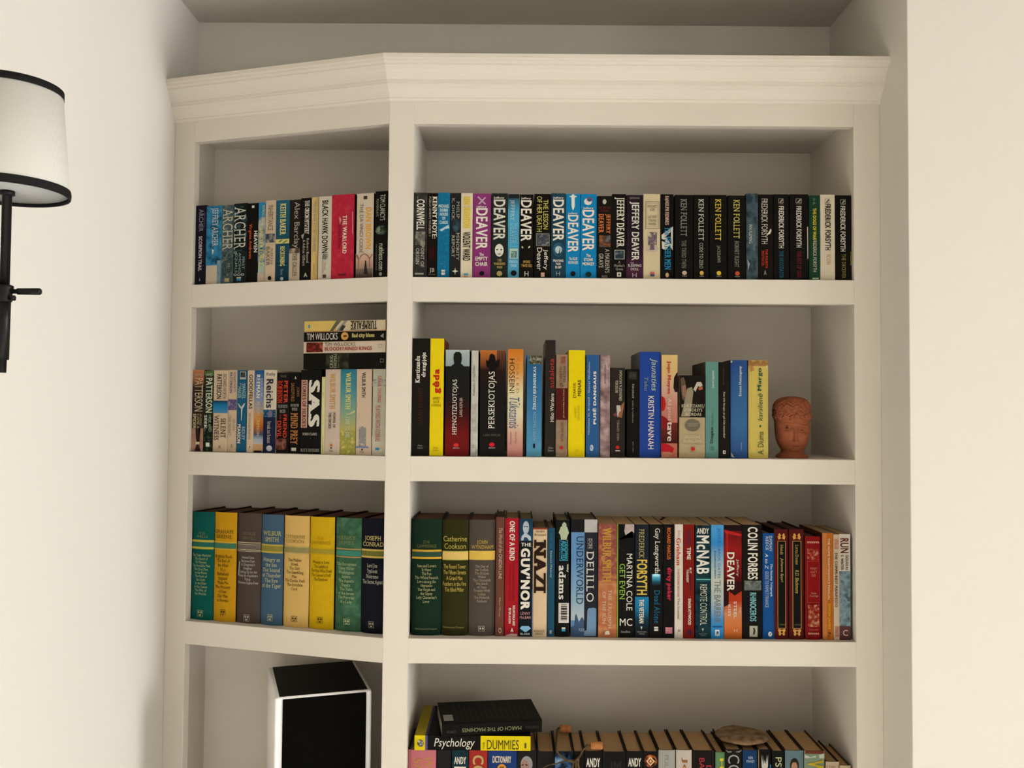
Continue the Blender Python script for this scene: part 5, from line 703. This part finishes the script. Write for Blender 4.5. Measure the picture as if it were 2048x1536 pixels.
# ------------------------------------------------------------------ flat stone on the lowest row of books
def stone():
    ztp = on_y(1480, 1500, 0.022).z
    cx = 0.5*(on_y(1437, 1475, 0.05).x+on_y(1541, 1475, 0.05).x); hw = 0.5*(on_y(1541, 1475, 0.05).x-on_y(1437, 1475, 0.05).x)
    NT, NR = 72, 16; v = []; f = []; rr = random.Random(9); ph = [rr.uniform(0, 6.28) for _ in range(6)]
    def edge(a): return 1+0.035*math.sin(2*a+ph[0])+0.025*math.sin(3*a+ph[1])+0.012*math.sin(7*a+ph[2])+0.008*math.sin(13*a+ph[3])
    prof = [(0.0, 1.0), (0.3, .99), (.55, .96), (.75, .92), (.88, .86), (.95, .76), (.99, .62), (1.0, .48), (.97, .36), (.92, .26), (.8, .12), (.6, .04), (.3, .0), (0.0, .0)]
    for j, (r, h) in enumerate(prof):
        for i in range(NT):
            a = 2*math.pi*i/NT; e = edge(a)*r
            bump = 0.035*math.sin(5*a+ph[4]+3*r)*math.sin(9*r+ph[5])+0.02*math.sin(11*a+ph[2]+8*r) if 0.1 < h else 0
            v.append((hw*e*math.cos(a), 0.047*e*math.sin(a), 0.0155*(h+bump*(0 if h < .2 else 1))))
    for j in range(len(prof)-1):
        for i in range(NT): f.append((j*NT+i, (j+1)*NT+i, (j+1)*NT+(i+1) % NT, j*NT+(i+1) % NT))
    m = mottle('#69533d #86694c #937a5c', 70, 0.95)
    o = link('flat_stone', mesh_of(v, f, True), None, m); o.location = (cx, 0.077, ztp+0.0006); o.rotation_euler = (math.radians(2), 0, 0)
    o.location.z += 0.002
    tag(o, 'flat oval brown stone resting on the books of the lowest wide shelf', 'stone')
stone()

# ------------------------------------------------------------------ cord with two cork beads
def ornament():
    zt = on_y(1140, 1502.8, 0.022).z+0.0009
    P = lambda u, v, y: on_y(u, v, y)
    c1 = P(1131, 1458, 0.10); c2 = P(1193.5, 1491, 0.030)
    c1.z = zt+0.0085; c2.z = zt+0.0085
    c1 = on_z(1131, 1458, zt+0.0085-Z0); c2 = on_z(1193.5, 1491, zt+0.0085-Z0)
    r = empty('corded_ornament', (c1.x, c1.y, zt), 0, 'brown twisted cord with two cork beads draped over the lowest books', 'ornament')
    org = Vector((c1.x, c1.y, zt)); inv = lambda p: Vector(p)-org
    cord = mottle('#4a3826 #6b553a', 200, 0.9); cork = paint('cork', alb('#b5733c'), 0.7, 0.6, 260)
    fy = 0.015
    pts = [c1+Vector((-0.009, 0, 0.003)), c1+Vector((-0.017, -0.004, 0.001)), on_z(1113, 1475, zt+0.006-Z0), on_z(1112, 1496, zt+0.007-Z0), P(1113, 1500, fy-0.006), P(1117, 1507, fy-0.004), P(1128, 1517, fy-0.002), P(1140, 1522.5, fy-0.004), P(1150, 1521, fy-0.004), P(1160, 1512, fy-0.003), P(1165, 1502, fy-0.009), P(1170, 1496, fy-0.008), on_z(1175, 1491, zt+0.011-Z0), c2+Vector((-0.02, 0, 0.0)), c2+Vector((-0.012, 0, 0))]
    link('cord', tube([inv(p) for p in spline(pts, 8)], 0.0021, 8), r, cord)
    pts2 = [p+Vector((0.0016*math.sin(3*i), -0.0022, 0.0016*math.cos(2.3*i))) for i, p in enumerate(pts[4:10])]
    link('cord', tube([inv(p) for p in spline(pts2, 8)], 0.0015, 8), r, cord)
    for k, (u0, u1, v0) in enumerate(((1148, 1146, 1521), (1152, 1156, 1520), (1157, 1160, 1514))):
        pts3 = [P(u0, v0, fy-0.004), P((u0+u1)/2-2, v0+16, fy-0.007), P(u1, v0+34, fy-0.006), P(u1-3, v0+60, fy-0.004)]
        link('tassel_strand', tube([inv(p) for p in spline(pts3, 6)], 0.0022, 8), r, cord)
    pts4 = [P(1086, 1536, fy-0.004), P(1098, 1530, fy-0.005), P(1114, 1527, fy-0.005), P(1130, 1522, fy-0.006), P(1146, 1520, fy-0.006)]
    link('cord', tube([inv(p) for p in spline(pts4, 6)], 0.0014, 8), r, cord)
    for c, ang in ((c1, 0.0), (c2, -0.06)):
        o = link('cork_bead', revolve([(0.0066, -0.0125), (0.0078, -0.0112), (0.0082, -0.006), (0.0083, -0.0016), (0.0078, -0.0008), (0.0078, 0.0004), (0.0083, 0.001), (0.0083, 0.0016), (0.0078, 0.002), (0.0082, 0.003), (0.0082, 0.0085), (0.0074, 0.0117), (0.006, 0.0125)], 28), r, cork)
        o.location = inv(c); o.rotation_euler = (0, math.radians(90), ang)
ornament()

# ------------------------------------------------------------------ a dry scrap on the third wide shelf
def scrap():
    z = on_y(1326, 1049, 0.019).z+0.0006; p = on_z(1326, 1040, z-Z0)
    v = [(-0.009, -0.001, 0.0), (-0.003, 0.003, 0.003), (0.004, 0.001, 0.0055), (0.011, 0.003, 0.004), (0.004, -0.003, 0.0045), (-0.004, -0.003, 0.0), (-0.001, 0.0, 0.007), (0.001, 0.002, 0.001)]
    f = [(0, 1, 6), (1, 2, 6), (2, 3, 4), (6, 2, 4), (0, 6, 5), (6, 4, 5), (0, 5, 7), (0, 7, 1), (1, 7, 2), (7, 4, 2), (5, 4, 7)]
    o = link('dried_leaf', mesh_of(v, f), None, mottle('#2c2016 #54402c', 200, 0.9)); o.location = (p.x, p.y, z)
    tag(o, 'tiny crumpled dry leaf lying on the paperbacks of the third wide shelf', 'leaf')
scrap()

# ------------------------------------------------------------------ wall sconce
def sconce():
    Xc = XL+0.125
    p = on_x(14, 400, Xc); yc = p.y
    zb_ = on_x(14, 384, Xc).z; k = (yc-CAM.y)/F_PX
    rb = 0.0725; rt = 0.0615; hs = 0.137
    zb_ = p.z+0.008
    r = empty('wall_sconce', (XL, yc, zb_-0.21), 0, 'wall sconce with cream drum shade, black trim and dark metal stem', 'lamp')
    inv = lambda q: Vector(q)-Vector((XL, yc, zb_-0.21))
    met = paint('dark_metal', (0.012, 0.011, 0.010), 0.42, 0.05, 60, 0.3); met.node_tree.nodes['Principled BSDF'].inputs['Metallic'].default_value = 0.6
    fab, nt, b_ = principled('shade_fabric', 0.9, 0.1)
    wv = nt.nodes.new('ShaderNodeTexWave'); wv.inputs['Scale'].default_value = 260; wv.inputs['Distortion'].default_value = 1.0
    tc = nt.nodes.new('ShaderNodeTexCoord'); nt.links.new(tc.outputs['Object'], wv.inputs['Vector'])
    mx = nt.nodes.new('ShaderNodeMix'); mx.data_type = 'RGBA'; mx.inputs['A'].default_value = (.535, .52, .45, 1); mx.inputs['B'].default_value = (.555, .54, .47, 1)
    nt.links.new(wv.outputs['Fac'], mx.inputs['Factor']); nt.links.new(mx.outputs['Result'], b_.inputs['Base Color'])
    trim = paint('shade_trim', (0.010, 0.009, 0.008), 0.8, 0.1, 200, 0.1)
    ctr = inv((Xc, yc, zb_))
    def at(o): o.location = ctr; return o
    n = 64
    at(link('shade', revolve([(rb, 0.0), (rt, hs), (rt-0.0016, hs), (rb-0.0016, 0.0), (rb, 0.0)], n, False), r, fab))
    at(link('shade_trim', revolve([(rb+0.0006, 0.0095), (rb+0.0014, 0.005), (rb+0.0008, -0.0008), (rb-0.0026, -0.0008), (rb-0.0026, 0.003), (rb+0.0006, 0.0095)], n, False), r, trim))
    at(link('shade_trim', revolve([(rt+0.0012, hs-0.0085), (rt+0.0012, hs+0.0008), (rt-0.0026, hs+0.0008), (rt-0.0026, hs-0.003), (rt+0.0012, hs-0.0085)], n, False), r, trim))
    at(link('diffuser', revolve([(rb-0.003, 0.0035), (rb-0.003, 0.0045)], n), r, paint('shade_diffuser', (0.36, 0.36, 0.34), 0.8, 0.0, 20)))
    at(link('stem', revolve([(0.0058, -0.128), (0.0058, 0.004), (0.009, 0.004), (0.009, -0.002), (0.0045, -0.003), (0.0045, 0.09)], 24), r, met))
    at(link('collar', revolve([(0.0075, -0.1390), (0.0092, -0.1375), (0.0092, -0.1235), (0.0105, -0.1215), (0.0105, -0.118), (0.0075, -0.1165)], 24), r, met))
    at(link('sleeve', revolve([(0.0045, -0.2285), (0.0048, -0.212), (0.0072, -0.212), (0.0076, -0.16), (0.0078, -0.132)], 24), r, met))
    kz = -0.1250
    o = link('thumb_screw', revolve([(0.0030, 0.0), (0.0030, 0.012), (0.0042, 0.013), (0.0044, 0.0405), (0.0036, 0.042)], 20), r, met); o.location = ctr+Vector((0.004, 0, kz)); o.rotation_euler = (0, math.radians(90), 0)
    o = link('set_screw', revolve([(0.0018, 0.0), (0.0018, 0.006), (0.0034, 0.0065), (0.0034, 0.0095)], 14), r, met); o.location = ctr+Vector((0.006, -0.004, kz-0.009)); o.rotation_euler = (0, math.radians(90), 0)
    o = link('arm', tube([inv((XL+0.01, yc, zb_+kz)), inv((Xc, yc, zb_+kz))], 0.0055, 14), r, met)
    o = link('wall_plate', revolve([(0.045, 0.0), (0.045, 0.008), (0.04, 0.012), (0.012, 0.014)], 40), r, met); o.location = inv((XL+0.0002, yc, zb_+kz)); o.rotation_euler = (0, math.radians(90), 0)
    print('sconce y', yc, 'scale px/m', 1/k)
sconce()
# the letter source is not part of the scene
bpy.data.objects.remove(_fo); bpy.data.curves.remove(_fc)
